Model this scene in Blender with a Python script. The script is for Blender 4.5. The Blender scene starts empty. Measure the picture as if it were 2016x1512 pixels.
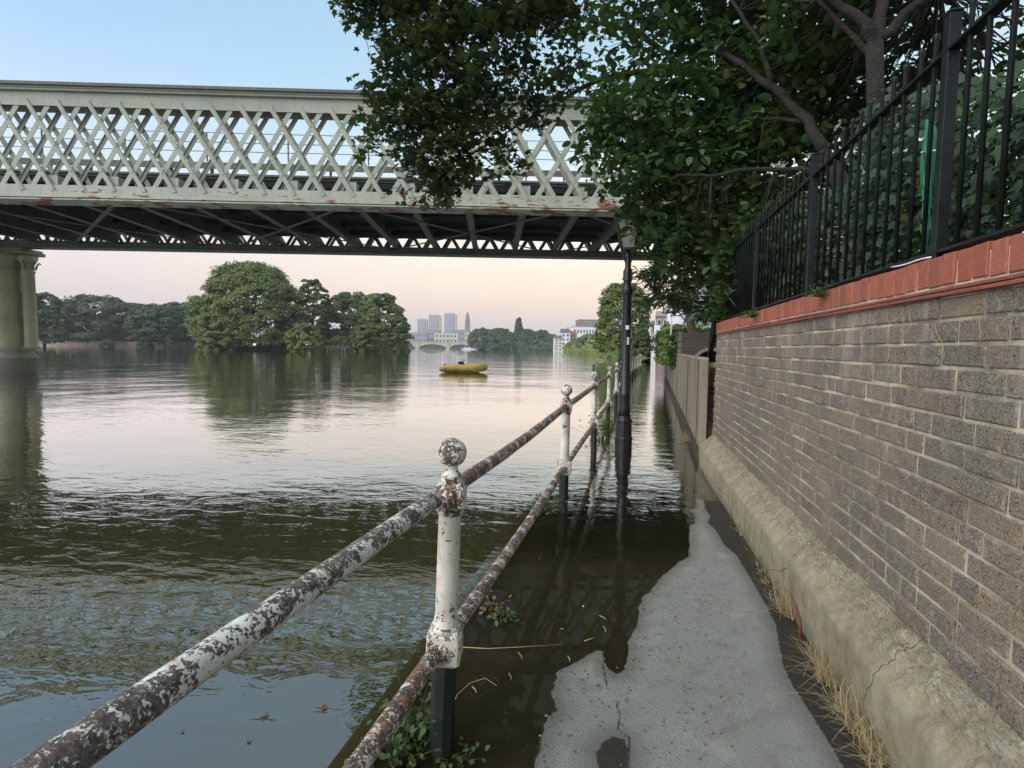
import bpy, math, random
import numpy as np
from mathutils import Vector, Matrix, Euler
random.seed(7); rng = np.random.default_rng(11)
S = bpy.context.scene; C = S.collection

# ------------------------------------------------------------------ camera
F_PX, CX, CY = 1060.0, 1008.0, 756.0           # calibrated on the 2016 x 1512 photograph
YAW, PITCH, ROLL = math.atan(224/1060), math.atan(70/1060), 0.0125
H = 1.33                                        # eye height above the flood water (z = 0)
fwd0 = Vector((-math.sin(YAW), math.cos(YAW), 0)); rgt0 = Vector((math.cos(YAW), math.sin(YAW), 0)); up0 = Vector((0, 0, 1))
fwd = fwd0*math.cos(PITCH) - up0*math.sin(PITCH); upv = fwd0*math.sin(PITCH) + up0*math.cos(PITCH)
rgt = rgt0*math.cos(ROLL) + upv*math.sin(ROLL); upc = upv*math.cos(ROLL) - rgt0*math.sin(ROLL)
cam = bpy.data.objects.new('camera', bpy.data.cameras.new('camera')); C.objects.link(cam); S.camera = cam
m = Matrix((rgt, upc, -fwd)).transposed().to_4x4(); m.translation = Vector((0, 0, H)); cam.matrix_world = m
cam.data.sensor_width = 36; cam.data.lens = F_PX/2016*36; cam.data.clip_start = .02; cam.data.clip_end = 9000

# ------------------------------------------------------------------ light
W = bpy.data.worlds.new('World'); S.world = W; W.use_nodes = True
SUN_AZ, SUN_EL = math.radians(60), math.radians(4)
EXPOSURE = 0.0
S.view_settings.view_transform = 'Standard'; S.view_settings.look = 'None'
S.view_settings.exposure = EXPOSURE; S.view_settings.gamma = 1; S.view_settings.use_curve_mapping = False
def lin(r, g, b):
    f = lambda c: (c/255/12.92) if c/255 <= .04045 else ((c/255+.055)/1.055)**2.4
    return (f(r), f(g), f(b), 1)
wt = W.node_tree; wt.nodes.clear(); wn = wt.nodes.new; wl = wt.links.new
wo = wn('ShaderNodeOutputWorld'); wb = wn('ShaderNodeBackground'); wl(wb.outputs[0], wo.inputs[0])
tc = wn('ShaderNodeTexCoord'); sp = wn('ShaderNodeSeparateXYZ'); wl(tc.outputs['Generated'], sp.inputs[0])
ramp = wn('ShaderNodeValToRGB'); wl(sp.outputs[2], ramp.inputs[0])
stops = [(0.0, (196,200,212)), (.028, (205,203,213)), (.06, (222,207,202)), (.10, (233,216,204)), (.17, (242,234,222)), (.26, (214,230,240)), (.40, (165,206,232)), (.56, (152,190,214)), (1.0, (172,192,206))]
cr = ramp.color_ramp; cr.interpolation = 'B_SPLINE'
while len(cr.elements) > 1: cr.elements.remove(cr.elements[0])
cr.elements[0].position = 0; cr.elements[0].color = lin(*stops[0][1])
for p, c in stops[1:]:
    e = cr.elements.new(p); e.color = lin(*c)
# warm glow where the sun has just gone down (to the right), mauve away from it
dt = wn('ShaderNodeVectorMath'); dt.operation = 'DOT_PRODUCT'; wl(tc.outputs['Generated'], dt.inputs[0])
glow_dir = Vector((math.sin(math.radians(28)), math.cos(math.radians(28)), 0.05)); dt.inputs[1].default_value = glow_dir
gr = wn('ShaderNodeValToRGB'); wl(dt.outputs['Value'], gr.inputs[0])
gr.color_ramp.elements[0].position = .2; gr.color_ramp.elements[0].color = (.93, .93, 1.02, 1)
gr.color_ramp.elements[1].position = 1.0; gr.color_ramp.elements[1].color = (1.22, 1.12, .97, 1)
mul = wn('ShaderNodeMixRGB'); mul.blend_type = 'MULTIPLY'; mul.inputs[0].default_value = 1
wl(ramp.outputs[0], mul.inputs[1]); wl(gr.outputs[0], mul.inputs[2])
sky = wn('ShaderNodeTexSky'); sky.sky_type = 'NISHITA'; sky.sun_disc = False; sky.sun_elevation = SUN_EL; sky.sun_rotation = SUN_AZ
mx = wn('ShaderNodeMixRGB'); mx.blend_type = 'ADD'; mx.inputs[0].default_value = .03
wl(mul.outputs[0], mx.inputs[1]); wl(sky.outputs[0], mx.inputs[2]); wl(mx.outputs[0], wb.inputs[0]); wb.inputs[1].default_value = 1.17
sl = bpy.data.lights.new('dusk_sky_light', 'SUN'); sl.energy = 3.6; sl.angle = math.radians(60); sl.color = (1, .94, .85)
so = bpy.data.objects.new('dusk_sky_light', sl); C.objects.link(so)
sd = Vector((.75, .9, -1.0))                    # travels away from the camera: soft light from behind and above the river
so.rotation_euler = sd.to_track_quat('-Z', 'Y').to_euler()

# ------------------------------------------------------------------ projection helpers (pixel + real depth -> place)
def ray(px, py): return rgt*((px-CX)/F_PX) - upc*((py-CY)/F_PX) + fwd
def at(px, py, Z):
    d = ray(px, py); return Vector((0, 0, H)) + d*(Z/d.dot(fwd0))
def ground(px, py, z=0.0):
    d = ray(px, py); return Vector((0, 0, H)) + d*((z-H)/d.z)

# ------------------------------------------------------------------ object helpers
def tag(o, label=None, cat=None, group=None, kind=None):
    if label: o['label'] = label
    if cat: o['category'] = cat
    if group: o['group'] = group
    if kind: o['kind'] = kind
    return o
def thing(name, label, cat, loc=(0, 0, 0), group=None, rz=0):
    o = bpy.data.objects.new(name, None); C.objects.link(o); o.location = loc; o.rotation_euler.z = rz; o.empty_display_size = .1
    return tag(o, label, cat, group)
def link(name, me, mat, parent=None, loc=None):
    if mat is not None and not me.materials: me.materials.append(mat)
    o = bpy.data.objects.new(name, me); C.objects.link(o)
    if parent is not None: o.parent = parent
    if loc is not None: o.location = loc
    return o
class MB:
    """collects shapes into one mesh"""
    def __init__(s): s.v = []; s.f = []; s.sm = []
    def add(s, vs, fs, smooth=False):
        n = len(s.v); s.v += [tuple(v) for v in vs]; s.f += [tuple(i+n for i in f) for f in fs]; s.sm += [smooth]*len(fs); return s
    def box(s, c, d, R=None, ch=0.0):
        c = Vector(c); hx, hy, hz = d[0]/2, d[1]/2, d[2]/2
        if ch <= 0:
            vs = [Vector((x*hx, y*hy, z*hz)) for z in (-1, 1) for x, y in ((-1,-1),(1,-1),(1,1),(-1,1))]
            fs = [(3,2,1,0),(4,5,6,7),(0,1,5,4),(1,2,6,5),(2,3,7,6),(3,0,4,7)]
        else:
            ch = min(ch, hx*.9, hy*.9, hz*.9); vs = []
            for z, q in ((-hz, ch), (-hz+ch, 0), (hz-ch, 0), (hz, ch)):
                a, b = hx-q, hy-q; k = ch
                vs += [Vector(p+(z,)) for p in ((-a+k*.6,-b),(a-k*.6,-b),(a,-b+k*.6),(a,b-k*.6),(a-k*.6,b),(-a+k*.6,b),(-a,b-k*.6),(-a,-b+k*.6))]
            fs = [tuple(range(7,-1,-1)), tuple(range(24,32))]
            for r in range(3):
                for i in range(8):
                    j = (i+1) % 8; fs.append((r*8+i, r*8+j, r*8+8+j, r*8+8+i))
        if R is not None: vs = [R @ v for v in vs]
        return s.add([c+v for v in vs], fs)
    def bar(s, a, b, w, t, side=Vector((0, 0, 1)), ext=0):
        """box from a to b; w along 'side', t across"""
        a, b = Vector(a), Vector(b); d = (b-a); L = d.length; d.normalize()
        sd_ = (side - d*side.dot(d)).normalized(); n = d.cross(sd_)
        R = Matrix((d, sd_, n)).transposed()
        return s.box((a+b)/2, (L+ext, w, t), R)
    def tube(s, pts, rad, n=8, cap=True, jit=0):
        pts = [Vector(p) for p in pts]; k = len(pts); vs = []; fs = []
        if not hasattr(rad, '__len__'): rad = [rad]*k
        u = None
        for i, p in enumerate(pts):
            d = (pts[min(i+1, k-1)] - pts[max(i-1, 0)]).normalized()
            if u is None: u = d.orthogonal().normalized()
            u = (u - d*u.dot(d)).normalized(); w = d.cross(u)
            for j in range(n):
                a = 2*math.pi*j/n; r = rad[i]*(1+jit*(random.random()-.5)); vs.append(p + u*(math.cos(a)*r) + w*(math.sin(a)*r))
        for i in range(k-1):
            for j in range(n):
                q = (j+1) % n; fs.append((i*n+j, i*n+q, (i+1)*n+q, (i+1)*n+j))
        if cap: fs += [tuple(range(n-1, -1, -1)), tuple(range((k-1)*n, k*n))]
        return s.add(vs, fs, True)
    def lathe(s, prof, n=16, c=(0, 0, 0), sx=1, sy=1, smooth=True, ph=0):
        c = Vector(c); vs = []; fs = []; k = len(prof)
        for r, z in prof:
            for j in range(n):
                a = 2*math.pi*(j+ph)/n; vs.append(c+Vector((math.cos(a)*r*sx, math.sin(a)*r*sy, z)))
        for i in range(k-1):
            for j in range(n):
                q = (j+1) % n; fs.append((i*n+j, i*n+q, (i+1)*n+q, (i+1)*n+j))
        fs += [tuple(range(n-1, -1, -1)), tuple(range((k-1)*n, k*n))]
        return s.add(vs, fs, smooth)
    def mesh(s, name='m', fn=None):
        me = bpy.data.meshes.new(name); me.from_pydata([fn(Vector(v)) for v in s.v] if fn else s.v, [], s.f)
        me.polygons.foreach_set('use_smooth', s.sm); me.update(); return me
    def build(s, name, mat, parent=None, loc=None): return link(name, s.mesh(name), mat, parent, loc)
def copy_tree(o, parent=None):
    c = o.copy(); C.objects.link(c); c.parent = parent
    for ch in list(o.children): copy_tree(ch, c)
    return c

# ------------------------------------------------------------------ materials
class NT:
    def __init__(s, name):
        s.m = bpy.data.materials.new(name); s.m.use_nodes = True; s.t = s.m.node_tree; s.t.nodes.clear()
        s.out = s.n('ShaderNodeOutputMaterial'); s.p = None
    def n(s, t, **k):
        x = s.t.nodes.new(t)
        for a, b in k.items(): setattr(x, a, b)
        return x
    def l(s, a, b): s.t.links.new(a, b)
    def val(s, x, sock):
        if isinstance(x, (int, float)): sock.default_value = x
        elif isinstance(x, tuple): sock.default_value = x
        else: s.l(x, sock)
    def coord(s, kind='Object', scale=None):
        c = s.n('ShaderNodeTexCoord').outputs[kind]
        if scale is not None:
            mp = s.n('ShaderNodeMapping'); s.l(c, mp.inputs[0]); mp.inputs['Scale'].default_value = scale; c = mp.outputs[0]
        return c
    def world(s, scale=(1, 1, 1), rot=0):
        c = s.n('ShaderNodeNewGeometry').outputs['Position']; mp = s.n('ShaderNodeMapping'); s.l(c, mp.inputs[0])
        mp.inputs['Scale'].default_value = scale; mp.inputs['Rotation'].default_value = (0, 0, rot); return mp.outputs[0]
    def noise(s, co, scale, detail=4, rough=.55, dist=0):
        x = s.n('ShaderNodeTexNoise'); s.l(co, x.inputs['Vector']); x.inputs['Scale'].default_value = scale
        x.inputs['Detail'].default_value = detail; x.inputs['Roughness'].default_value = rough; x.inputs['Distortion'].default_value = dist
        return x.outputs['Fac']
    def vor(s, co, scale, feat='F1', out='Distance'):
        x = s.n('ShaderNodeTexVoronoi', feature=feat); s.l(co, x.inputs['Vector']); x.inputs['Scale'].default_value = scale; return x.outputs[out]
    def math(s, op, a, b=0.0, clamp=False):
        x = s.n('ShaderNodeMath', operation=op, use_clamp=clamp); s.val(a, x.inputs[0]); s.val(b, x.inputs[1]); return x.outputs[0]
    def step(s, a, lo, hi, t0=0.0, t1=1.0):
        x = s.n('ShaderNodeMapRange'); s.l(a, x.inputs[0])
        for i, v in enumerate((lo, hi, t0, t1)): x.inputs[i+1].default_value = v
        return x.outputs[0]
    def mix(s, f, a, b, mode='MIX'):
        x = s.n('ShaderNodeMixRGB', blend_type=mode); s.val(f, x.inputs[0]); s.val(a, x.inputs[1]); s.val(b, x.inputs[2]); return x.outputs[0]
    def ramp(s, f, st, interp='LINEAR'):
        x = s.n('ShaderNodeValToRGB'); s.l(f, x.inputs[0]); r = x.color_ramp; r.interpolation = interp
        while len(r.elements) > 1: r.elements.remove(r.elements[0])
        r.elements[0].position = st[0][0]; r.elements[0].color = st[0][1]
        for p, c in st[1:]: r.elements.new(p).color = c
        return x.outputs[0]
    def bump(s, h, strength=.5, dist=.01, nrm=None):
        x = s.n('ShaderNodeBump'); s.l(h, x.inputs['Height']); x.inputs['Strength'].default_value = strength; x.inputs['Distance'].default_value = dist
        if nrm is not None: s.l(nrm, x.inputs['Normal'])
        return x.outputs[0]
    def rnd(s):
        a = s.n('ShaderNodeObjectInfo').outputs['Random']; b = s.n('ShaderNodeNewGeometry').outputs['Random Per Island']
        return s.math('FRACT', s.math('ADD', a, b))
    def bsdf(s, col, rough=.6, nrm=None, metal=0, spec=.5):
        p = s.n('ShaderNodeBsdfPrincipled'); s.val(col, p.inputs['Base Color']); s.val(rough, p.inputs['Roughness'])
        s.val(metal, p.inputs['Metallic']); p.inputs['Specular IOR Level'].default_value = spec
        if nrm is not None: s.l(nrm, p.inputs['Normal'])
        s.l(p.outputs[0], s.out.inputs[0]); s.p = p; return s.m
def c4(r, g, b): return (r, g, b, 1)
def sep(t, co, i):
    x = t.n('ShaderNodeSeparateXYZ'); t.l(co, x.inputs[0]); return x.outputs[i]

def mat_plain(name, col, rough=.7, var=.25, scale=3, bump=.3, dist=.01, spec=.4):
    t = NT(name); co = t.coord(); n = t.noise(co, scale, 6)
    c = t.mix(t.step(n, .35, .7), tuple(x*(1-var) for x in col[:3])+(1,), tuple(min(1, x*(1+var)) for x in col[:3])+(1,))
    return t.bsdf(c, rough, t.bump(t.noise(co, scale*8, 4), bump, dist), spec=spec)
def mat_leaf(name, a, b, c3, trans=.25, rough=.55):
    t = NT(name); r = t.rnd(); co = t.world(); n = t.noise(co, .9, 2)
    col = t.ramp(r, [(0, a), (.5, b), (.82, b), (1, c3)])
    col = t.mix(t.step(n, .35, .65), col, b)
    p = t.n('ShaderNodeBsdfPrincipled'); t.l(col, p.inputs['Base Color']); p.inputs['Roughness'].default_value = rough; p.inputs['Specular IOR Level'].default_value = .35
    tr = t.n('ShaderNodeBsdfTranslucent'); t.l(t.mix(1, col, c4(1.3, 1.3, .5), 'MULTIPLY'), tr.inputs[0])
    mxs = t.n('ShaderNodeMixShader'); mxs.inputs[0].default_value = trans; t.l(p.outputs[0], mxs.inputs[1]); t.l(tr.outputs[0], mxs.inputs[2]); t.l(mxs.outputs[0], t.out.inputs[0])
    return t.m
def mat_peel(name, white, rust, scale=1.0, grime=.0):
    """old gloss paint flaking to rust and black undercoat; white = share of paint left"""
    t = NT(name); co = t.world(); a = t.noise(co, 120*scale, 4, .6, .4); b = t.noise(co, 46*scale, 5, .6, .5); c = t.noise(co, 10*scale, 3); n3 = t.noise(co, 300, 2)
    k = t.math('ADD', t.math('MULTIPLY', a, .40), t.math('MULTIPLY', b, .60)); k = t.math('ADD', k, t.math('MULTIPLY', t.math('SUBTRACT', c, .5), .55)); nz = sep(t, t.n('ShaderNodeNewGeometry').outputs['Normal'], 2); k = t.math('SUBTRACT', k, t.math('MULTIPLY', nz, .035))
    th = .5 + (.5-white)*.42
    paint = t.step(k, th-.008, th+.008)
    under = t.ramp(t.noise(co, 30*scale, 5), [(.36, c4(.035, .034, .034)), (.47, c4(.085, .060, .045)), (.55, c4(.17, .070, .034)), (.64, c4(.26, .125, .065))])
    grey = t.ramp(t.noise(co, 70*scale, 4), [(.4, c4(.035, .038, .036)), (.6, c4(.11, .105, .095))])
    dark = t.mix(rust, grey, under)
    spk = t.step(t.noise(co, 210, 2), .60, .66); dark = t.mix(t.math('MULTIPLY', spk, .55), dark, c4(.45, .42, .36))
    wc = t.mix(t.step(t.noise(co, 9, 4), .38, .66), c4(.66, .65, .61), c4(.50, .47, .40))
    wc = t.mix(t.step(t.noise(co, 60, 4), .52, .7, 0, .45), wc, c4(.42, .38, .31))
    wc = t.mix(t.step(k, th+.035, th, 0, .75), wc, c4(.45, .33, .23))
    run = t.math('MULTIPLY', t.step(t.noise(t.world((26, 26, 4)), 1, 4, .6), .54, .68), t.step(c, .42, .6)); wc = t.mix(t.math('MULTIPLY', run, .75), wc, c4(.42, .20, .09))
    col = t.mix(paint, dark, wc)
    h = t.math('ADD', t.math('MULTIPLY', paint, 1.0), t.math('MULTIPLY', n3, .5)); h = t.math('ADD', h, t.math('MULTIPLY', b, .8))
    return t.bsdf(col, t.mix(paint, c4(.85, .85, .85), c4(.5, .5, .5)), t.bump(h, .8, .002), spec=.4)

M = {}
# bridge paint: pale green, rust where it gathers along the lower plates
def mat_bridge(name, rustiness, base=(.39, .42, .345), low=False):
    t = NT(name); co = t.coord(); n = t.noise(co, 1.3, 6); f = t.noise(co, 9, 6, .65)
    st = t.noise(t.coord('Object', (6, 6, .7)), 3, 5)
    col = t.mix(t.step(n, .35, .7), c4(*[x*.82 for x in base]), c4(*base))
    col = t.mix(t.math('MULTIPLY', t.step(st, .5, .72), .45), col, c4(.25, .25, .17))
    th = .66 - .2*rustiness
    if low:
        zz = sep(t, co, 2); f = t.math('ADD', t.noise(t.coord('Object', (.9, .9, 5)), 2.2, 6, .65), t.math('MULTIPLY', t.math('SUBTRACT', .16, zz), .25)); th = .545
    rr = t.math('MULTIPLY', t.step(t.math('ADD', t.math('MULTIPLY', f, .6), t.math('MULTIPLY', n, .4)), th, th+.025), 1)
    col = t.mix(rr, col, t.ramp(f, [(.4, c4(.10, .035, .02)), (.65, c4(.22, .085, .045))]))
    return t.bsdf(col, .6, t.bump(f, .35, .01), spec=.3)
M['bridge'] = mat_bridge('bridge_paint', .18)
M['bridge_rusty'] = mat_bridge('bridge_paint_rusty', .75, (.42, .44, .365), True)
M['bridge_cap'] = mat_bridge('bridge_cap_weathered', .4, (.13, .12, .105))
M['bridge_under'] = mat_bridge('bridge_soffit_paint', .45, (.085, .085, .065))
M['bridge_far'] = mat_bridge('bridge_far_shade_and_dirt_paint', .3, (.11, .115, .09))  # far girder's dirt and its shade, both put into a darker paint colour
M['pier'] = mat_bridge('pier_paint', .1, (.19, .20, .145))
M['pier_column'] = mat_bridge('pier_column_paint', .08, (.37, .36, .23))
M['soot'] = mat_plain('sooty_timber', c4(.03, .029, .027), .9)
M['handrail_dark'] = mat_plain('handrail_steel', c4(.10, .085, .08), .7)
M['peel_post'] = mat_peel('peeling_white_shaft_paint', .76, .8, 1.2)
M['peel_collar'] = mat_peel('peeling_white_collar_paint', .64, .8, 1.25)
M['peel_ball'] = mat_peel('peeling_ball_paint', .54, .35, 1.2)
M['peel_rail'] = mat_peel('peeling_rail_paint', .53, .22, 1.6)
M['peel_rail_rusty'] = mat_peel('peeling_rusty_rail_paint', .48, .8, 1.35)
M['post_dark'] = mat_plain('black_post_leg', c4(.018, .024, .026), .55, .5, 6, .3, .003)
M['lamp'] = mat_plain('black_lamp_paint', c4(.012, .013, .015), .42, .4, 6, .25, .002, .5)
M['fence'] = mat_plain('black_fence_paint', c4(.008, .012, .012), .5, .5, 8, .5, .003, .28)
M['bark'] = mat_plain('bark', c4(.022, .019, .015), .9, .45, 5, 1, .03)
M['bark_pale'] = mat_plain('pale_bark', c4(.11, .10, .085), .9, .4, 5, 1, .03)
M['glass'] = mat_plain('lantern_glass', c4(.24, .26, .24), .25, .1, 8, .05, .001, .6)
M['stone'] = mat_plain('pale_stone', c4(.36, .34, .29), .85, .25, 3, .5)
M['white_wall'] = mat_plain('white_render', c4(.72, .73, .75), .8, .05, .4, .1)
M['cream_wall'] = mat_plain('cream_render', c4(.60, .55, .46), .8, .08, .4, .1)
M['brown_wall'] = mat_plain('brown_brickwork', c4(.27, .19, .16), .85, .12, .4, .2)
M['grey_wall'] = mat_plain('grey_cladding', c4(.33, .33, .34), .8, .12, .2, .1)
M['tower_wall'] = mat_plain('tower_cladding', c4(.42, .43, .46), .8, .05, .1, .1)
M['tower_warm'] = mat_plain('tower_end_glow', c4(.62, .50, .38), .8, .05, .1, .1)  # sunset glow on the towers' right sides, put into the wing colour
M['slate'] = mat_plain('slate_roof', c4(.12, .12, .13), .8, .2, .5, .3)
M['red_roof'] = mat_plain('red_roof', c4(.33, .12, .08), .8, .2, .5, .3)
M['window'] = mat_plain('window_glass', c4(.05, .06, .07), .15, .3, .5, .05, .001, .8)
M['white_paint'] = mat_plain('white_paint', c4(.75, .76, .78), .5, .05, 4, .1)
M['yellow_rubber'] = mat_plain('yellow_rubber', c4(.50, .37, .075), .5, .18, 3, .3, .004)
M['black_rubber'] = mat_plain('black_rubber', c4(.015, .015, .017), .5)
M['mud'] = mat_plain('river_mud', c4(.055, .048, .028), .9, .3, .6, .3)
M['soil'] = mat_plain('garden_soil', c4(.05, .04, .028), .95, .4, 2, 1, .05)
M['green_net'] = mat_plain('green_netting', c4(.02, .25, .18), .5, .2, 12, .1)
M['green_paper'] = mat_plain('green_wrapping', c4(.05, .20, .07), .5, .2, 12, .1)
M['towpath'] = mat_plain('towpath_revetment', c4(.34, .27, .22), .9, .35, .25, .4, .05)
M['grass_bank'] = mat_plain('grassy_bank', c4(.06, .085, .03), .95, .4, .3, .6, .1)
M['far_building'] = mat_plain('far_wall', c4(.36, .34, .34), .8, .15, .15, .1)
M['straw'] = mat_leaf('dry_grass', c4(.20,.15,.08), c4(.38,.31,.18), c4(.50,.44,.30), .1)
M['red_stem'] = mat_plain('red_dock_stem', c4(.19, .055, .03), .8)
M['brick_old'] = None
def mat_brick():
    t = NT('weathered_grey_brick'); r = t.rnd(); co = t.world()
    base = t.ramp(r, [(0, c4(.165,.130,.085)), (.18, c4(.215,.175,.118)), (.36, c4(.175,.142,.098)), (.5, c4(.118,.104,.082)), (.62, c4(.23,.170,.10)), (.78, c4(.19,.158,.108)), (.92, c4(.20,.128,.088)), (1, c4(.12,.095,.072))])
    big = t.noise(co, 1.6, 4); mid = t.noise(co, 14, 5); fine = t.noise(co, 160, 3, .7)
    base = t.mix(t.step(mid, .42, .66, 0, .55), base, c4(.14, .13, .125))
    base = t.mix(t.step(big, .46, .62, 0, .6), base, c4(.105, .096, .082)); sm = t.noise(co, 22, 6, .75, .8); base = t.mix(t.step(sm, .57, .66, 0, .55), base, c4(.40, .35, .27))
    base = t.mix(t.step(t.noise(co, 34, 5, .7), .5, .68, 0, .45), base, c4(.27, .24, .19))
    base = t.mix(t.step(fine, .53, .64, 0, .6), base, c4(.36, .335, .28))
    base = t.mix(t.step(fine, .46, .36, 0, .7), base, c4(.07, .062, .058))
    # lime runs down the face under the coping
    run = t.noise(t.world((14, 14, 1.1)), 1, 3); z = sep(t, t.world(), 2)
    runf = t.math('MULTIPLY', t.step(run, .54, .64), t.step(z, .9, 1.5)); base = t.mix(t.math('MULTIPLY', runf, .45), base, c4(.36, .35, .33))
    pit = t.vor(co, 55); base = t.mix(t.step(pit, .16, .1), base, c4(.03, .03, .03))
    h = t.math('ADD', t.math('MULTIPLY', fine, .6), t.math('MULTIPLY', mid, 1.3))
    h = t.math('ADD', h, t.step(pit, .1, .2))
    return t.bsdf(base, .9, t.bump(h, .8, .004), spec=.25)
M['brick_old'] = mat_brick()
def mat_mortar():
    t = NT('old_lime_mortar'); co = t.world(); n = t.noise(co, 5, 5); f = t.noise(co, 90, 4, .7)
    c = t.ramp(n, [(.3, c4(.14, .12, .09)), (.43, c4(.32, .28, .21)), (.56, c4(.52, .46, .35)), (.68, c4(.56, .47, .30)), (.78, c4(.28, .25, .21))])
    c = t.mix(t.step(f, .45, .7, 0, .5), c, c4(.48, .43, .33)); c = t.mix(t.step(t.noise(co, 2.2, 5, .7), .48, .62, 0, .7), c, c4(.15, .13, .10))
    return t.bsdf(c, .95, t.bump(f, 1, .006), spec=.2)
M['mortar'] = mat_mortar()
M['lime'] = mat_plain('pale_lime_mortar', c4(.50, .44, .36), .95, .35, 9, .8, .003)
def mat_red(name='red_coping_brick', k=1.0):
    t = NT(name); r = t.rnd(); co = t.world(); f = t.noise(co, 80, 5, .7); mm = t.noise(co, 9, 4)
    c = t.ramp(r, [(0, c4(.28*k, .085*k, .054*k)), (.5, c4(.34*k, .110*k, .070*k)), (1, c4(.22*k, .080*k, .058*k))])
    c = t.mix(t.step(mm, .52, .72, 0, .5), c, c4(.22, .07, .05)); c = t.mix(t.step(f, .58, .7, 0, .5), c, c4(.6, .33, .25))
    return t.bsdf(c, .85, t.bump(f, .6, .003), spec=.3)
M['red'] = mat_red(); M['red_tile'] = mat_red('red_creasing_tile', .85)
def mat_plinth():
    t = NT('rendered_plinth'); co = t.world(); big = t.noise(co, 1.1, 5); mid = t.noise(co, 12, 6, .65); f = t.noise(co, 70, 5, .75)
    c = t.ramp(big, [(.3, c4(.22, .20, .13)), (.5, c4(.29, .26, .175)), (.7, c4(.20, .175, .115))])
    c = t.mix(t.step(mid, .5, .7, 0, .5), c, c4(.38, .37, .30)); c = t.mix(t.step(mid, .47, .3, 0, .6), c, c4(.14, .125, .085))
    z = sep(t, t.world(), 2); top = t.step(z, .25, .34)
    peb = t.vor(t.mix(.35, co, t.n('ShaderNodeTexNoise').outputs['Color']), 58); c = t.mix(t.math('MULTIPLY', t.math('MULTIPLY', top, t.step(peb, .5, .25)), t.step(t.noise(co, 30, 4), .45, .6)), c, c4(.44, .42, .36))
    c = t.mix(t.math('MULTIPLY', top, t.step(f, .48, .36)), c, c4(.13, .12, .09))
    ckd = t.vor(t.mix(.12, t.world((1, 1, 1)), t.n('ShaderNodeTexNoise').outputs['Color']), 1.5, 'DISTANCE_TO_EDGE'); c = t.mix(t.step(ckd, .006, .002, 0, .8), c, c4(.06, .055, .04))
    c = t.mix(t.step(t.noise(t.world((5, 5, 1.2)), 1.3, 6, .7), .52, .66, 0, .65), c, c4(.17, .145, .10))
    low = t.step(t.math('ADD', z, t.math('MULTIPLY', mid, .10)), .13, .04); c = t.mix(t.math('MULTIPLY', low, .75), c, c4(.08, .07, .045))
    h = t.math('ADD', t.math('MULTIPLY', mid, 1.0), t.math('MULTIPLY', f, .7)); h = t.math('SUBTRACT', h, t.math('MULTIPLY', t.math('MULTIPLY', top, peb), .8))
    return t.bsdf(c, .92, t.bump(h, .9, .008), spec=.25)
M['plinth'] = mat_plinth()
def mat_concrete(name, col):
    t = NT(name); co = t.world(); big = t.noise(co, .9, 5); f = t.noise(co, 45, 5, .7); st = t.noise(t.world((7, 7, .5)), 1, 4)
    c = t.mix(t.step(big, .35, .65), c4(*[x*.8 for x in col]), c4(*col)); c = t.mix(t.step(st, .48, .64, 0, .75), c, c4(col[0]*.62, col[1]*.42, col[2]*.32)); c = t.mix(t.step(t.noise(t.world((3, 3, 3)), 1, 6, .7), .52, .62, 0, .5), c, c4(col[0]*.5, col[1]*.5, col[2]*.45))
    z = sep(t, t.world(), 2); c = t.mix(t.step(t.math('ADD', z, t.math('MULTIPLY', big, .2)), .32, .14, 0, .7), c, c4(.07, .065, .04))
    return t.bsdf(c, .9, t.bump(f, .7, .005), spec=.25)
M['concrete'] = mat_concrete('stained_render', (.30, .27, .20))
def mat_asphalt():
    t = NT('path_asphalt'); co = t.world(); g = t.vor(co, 170); g2 = t.noise(co, 210, 3, .8); big = t.noise(co, 1.7, 5); mid = t.noise(co, 9, 5); m3 = t.noise(co, 38, 4)
    c = t.mix(t.step(g2, .3, .7), c4(.13, .134, .120), c4(.345, .352, .318))
    c = t.mix(t.step(big, .36, .62, 0, .45), c, c4(.28, .29, .27)); c = t.mix(t.step(mid, .52, .70, 0, .5), c, c4(.15, .15, .135)); c = t.mix(t.step(t.noise(co, 3.1, 6, .7), .54, .64, 0, .4), c, c4(.37, .365, .33)); c = t.mix(t.step(m3, .60, .72, 0, .5), c, c4(.12, .12, .11))
    c = t.mix(t.step(g2, .66, .73, 0, .75), c, c4(.52, .52, .49))
    dry = t.n('ShaderNodeAttribute', attribute_name='dry').outputs['Fac']; crk = t.n('ShaderNodeAttribute', attribute_name='crack').outputs['Fac']
    dn = t.math('ADD', dry, t.math('MULTIPLY', t.math('SUBTRACT', t.noise(co, 60, 4, .7), .5), .022)); dn = t.math('ADD', dn, t.math('MULTIPLY', t.math('SUBTRACT', m3, .5), .012))
    wet = t.step(dn, .003, -.002); damp = t.step(t.math('ADD', dn, t.math('MULTIPLY', t.math('SUBTRACT', mid, .5), .07)), .085, .008, 0, .62)
    c = t.mix(damp, c, c4(.10, .10, .09)); c = t.mix(wet, c, t.mix(1, c, c4(.21, .195, .165), 'MULTIPLY'))
    ck = t.step(t.math('ADD', crk, t.math('MULTIPLY', t.math('SUBTRACT', g2, .5), .012)), .0045, .0015); c = t.mix(t.math('MULTIPLY', ck, .8), c, c4(.03, .03, .028))
    z = sep(t, t.world(), 2); silt = t.math('MULTIPLY', t.step(z, -.003, -.02), t.step(t.noise(co, 5, 6, .6), .52, .66, 0, .55)); c = t.mix(silt, c, c4(.11, .105, .085))
    h = t.math('ADD', t.math('MULTIPLY', g, -.6), g2); h = t.math('SUBTRACT', h, t.math('MULTIPLY', ck, 1.5)); h = t.math('ADD', h, t.math('MULTIPLY', m3, .5))
    return t.bsdf(c, t.mix(wet, c4(.9, .9, .9), c4(.55, .55, .55)), t.bump(h, 1, .005), spec=.3)
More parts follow.
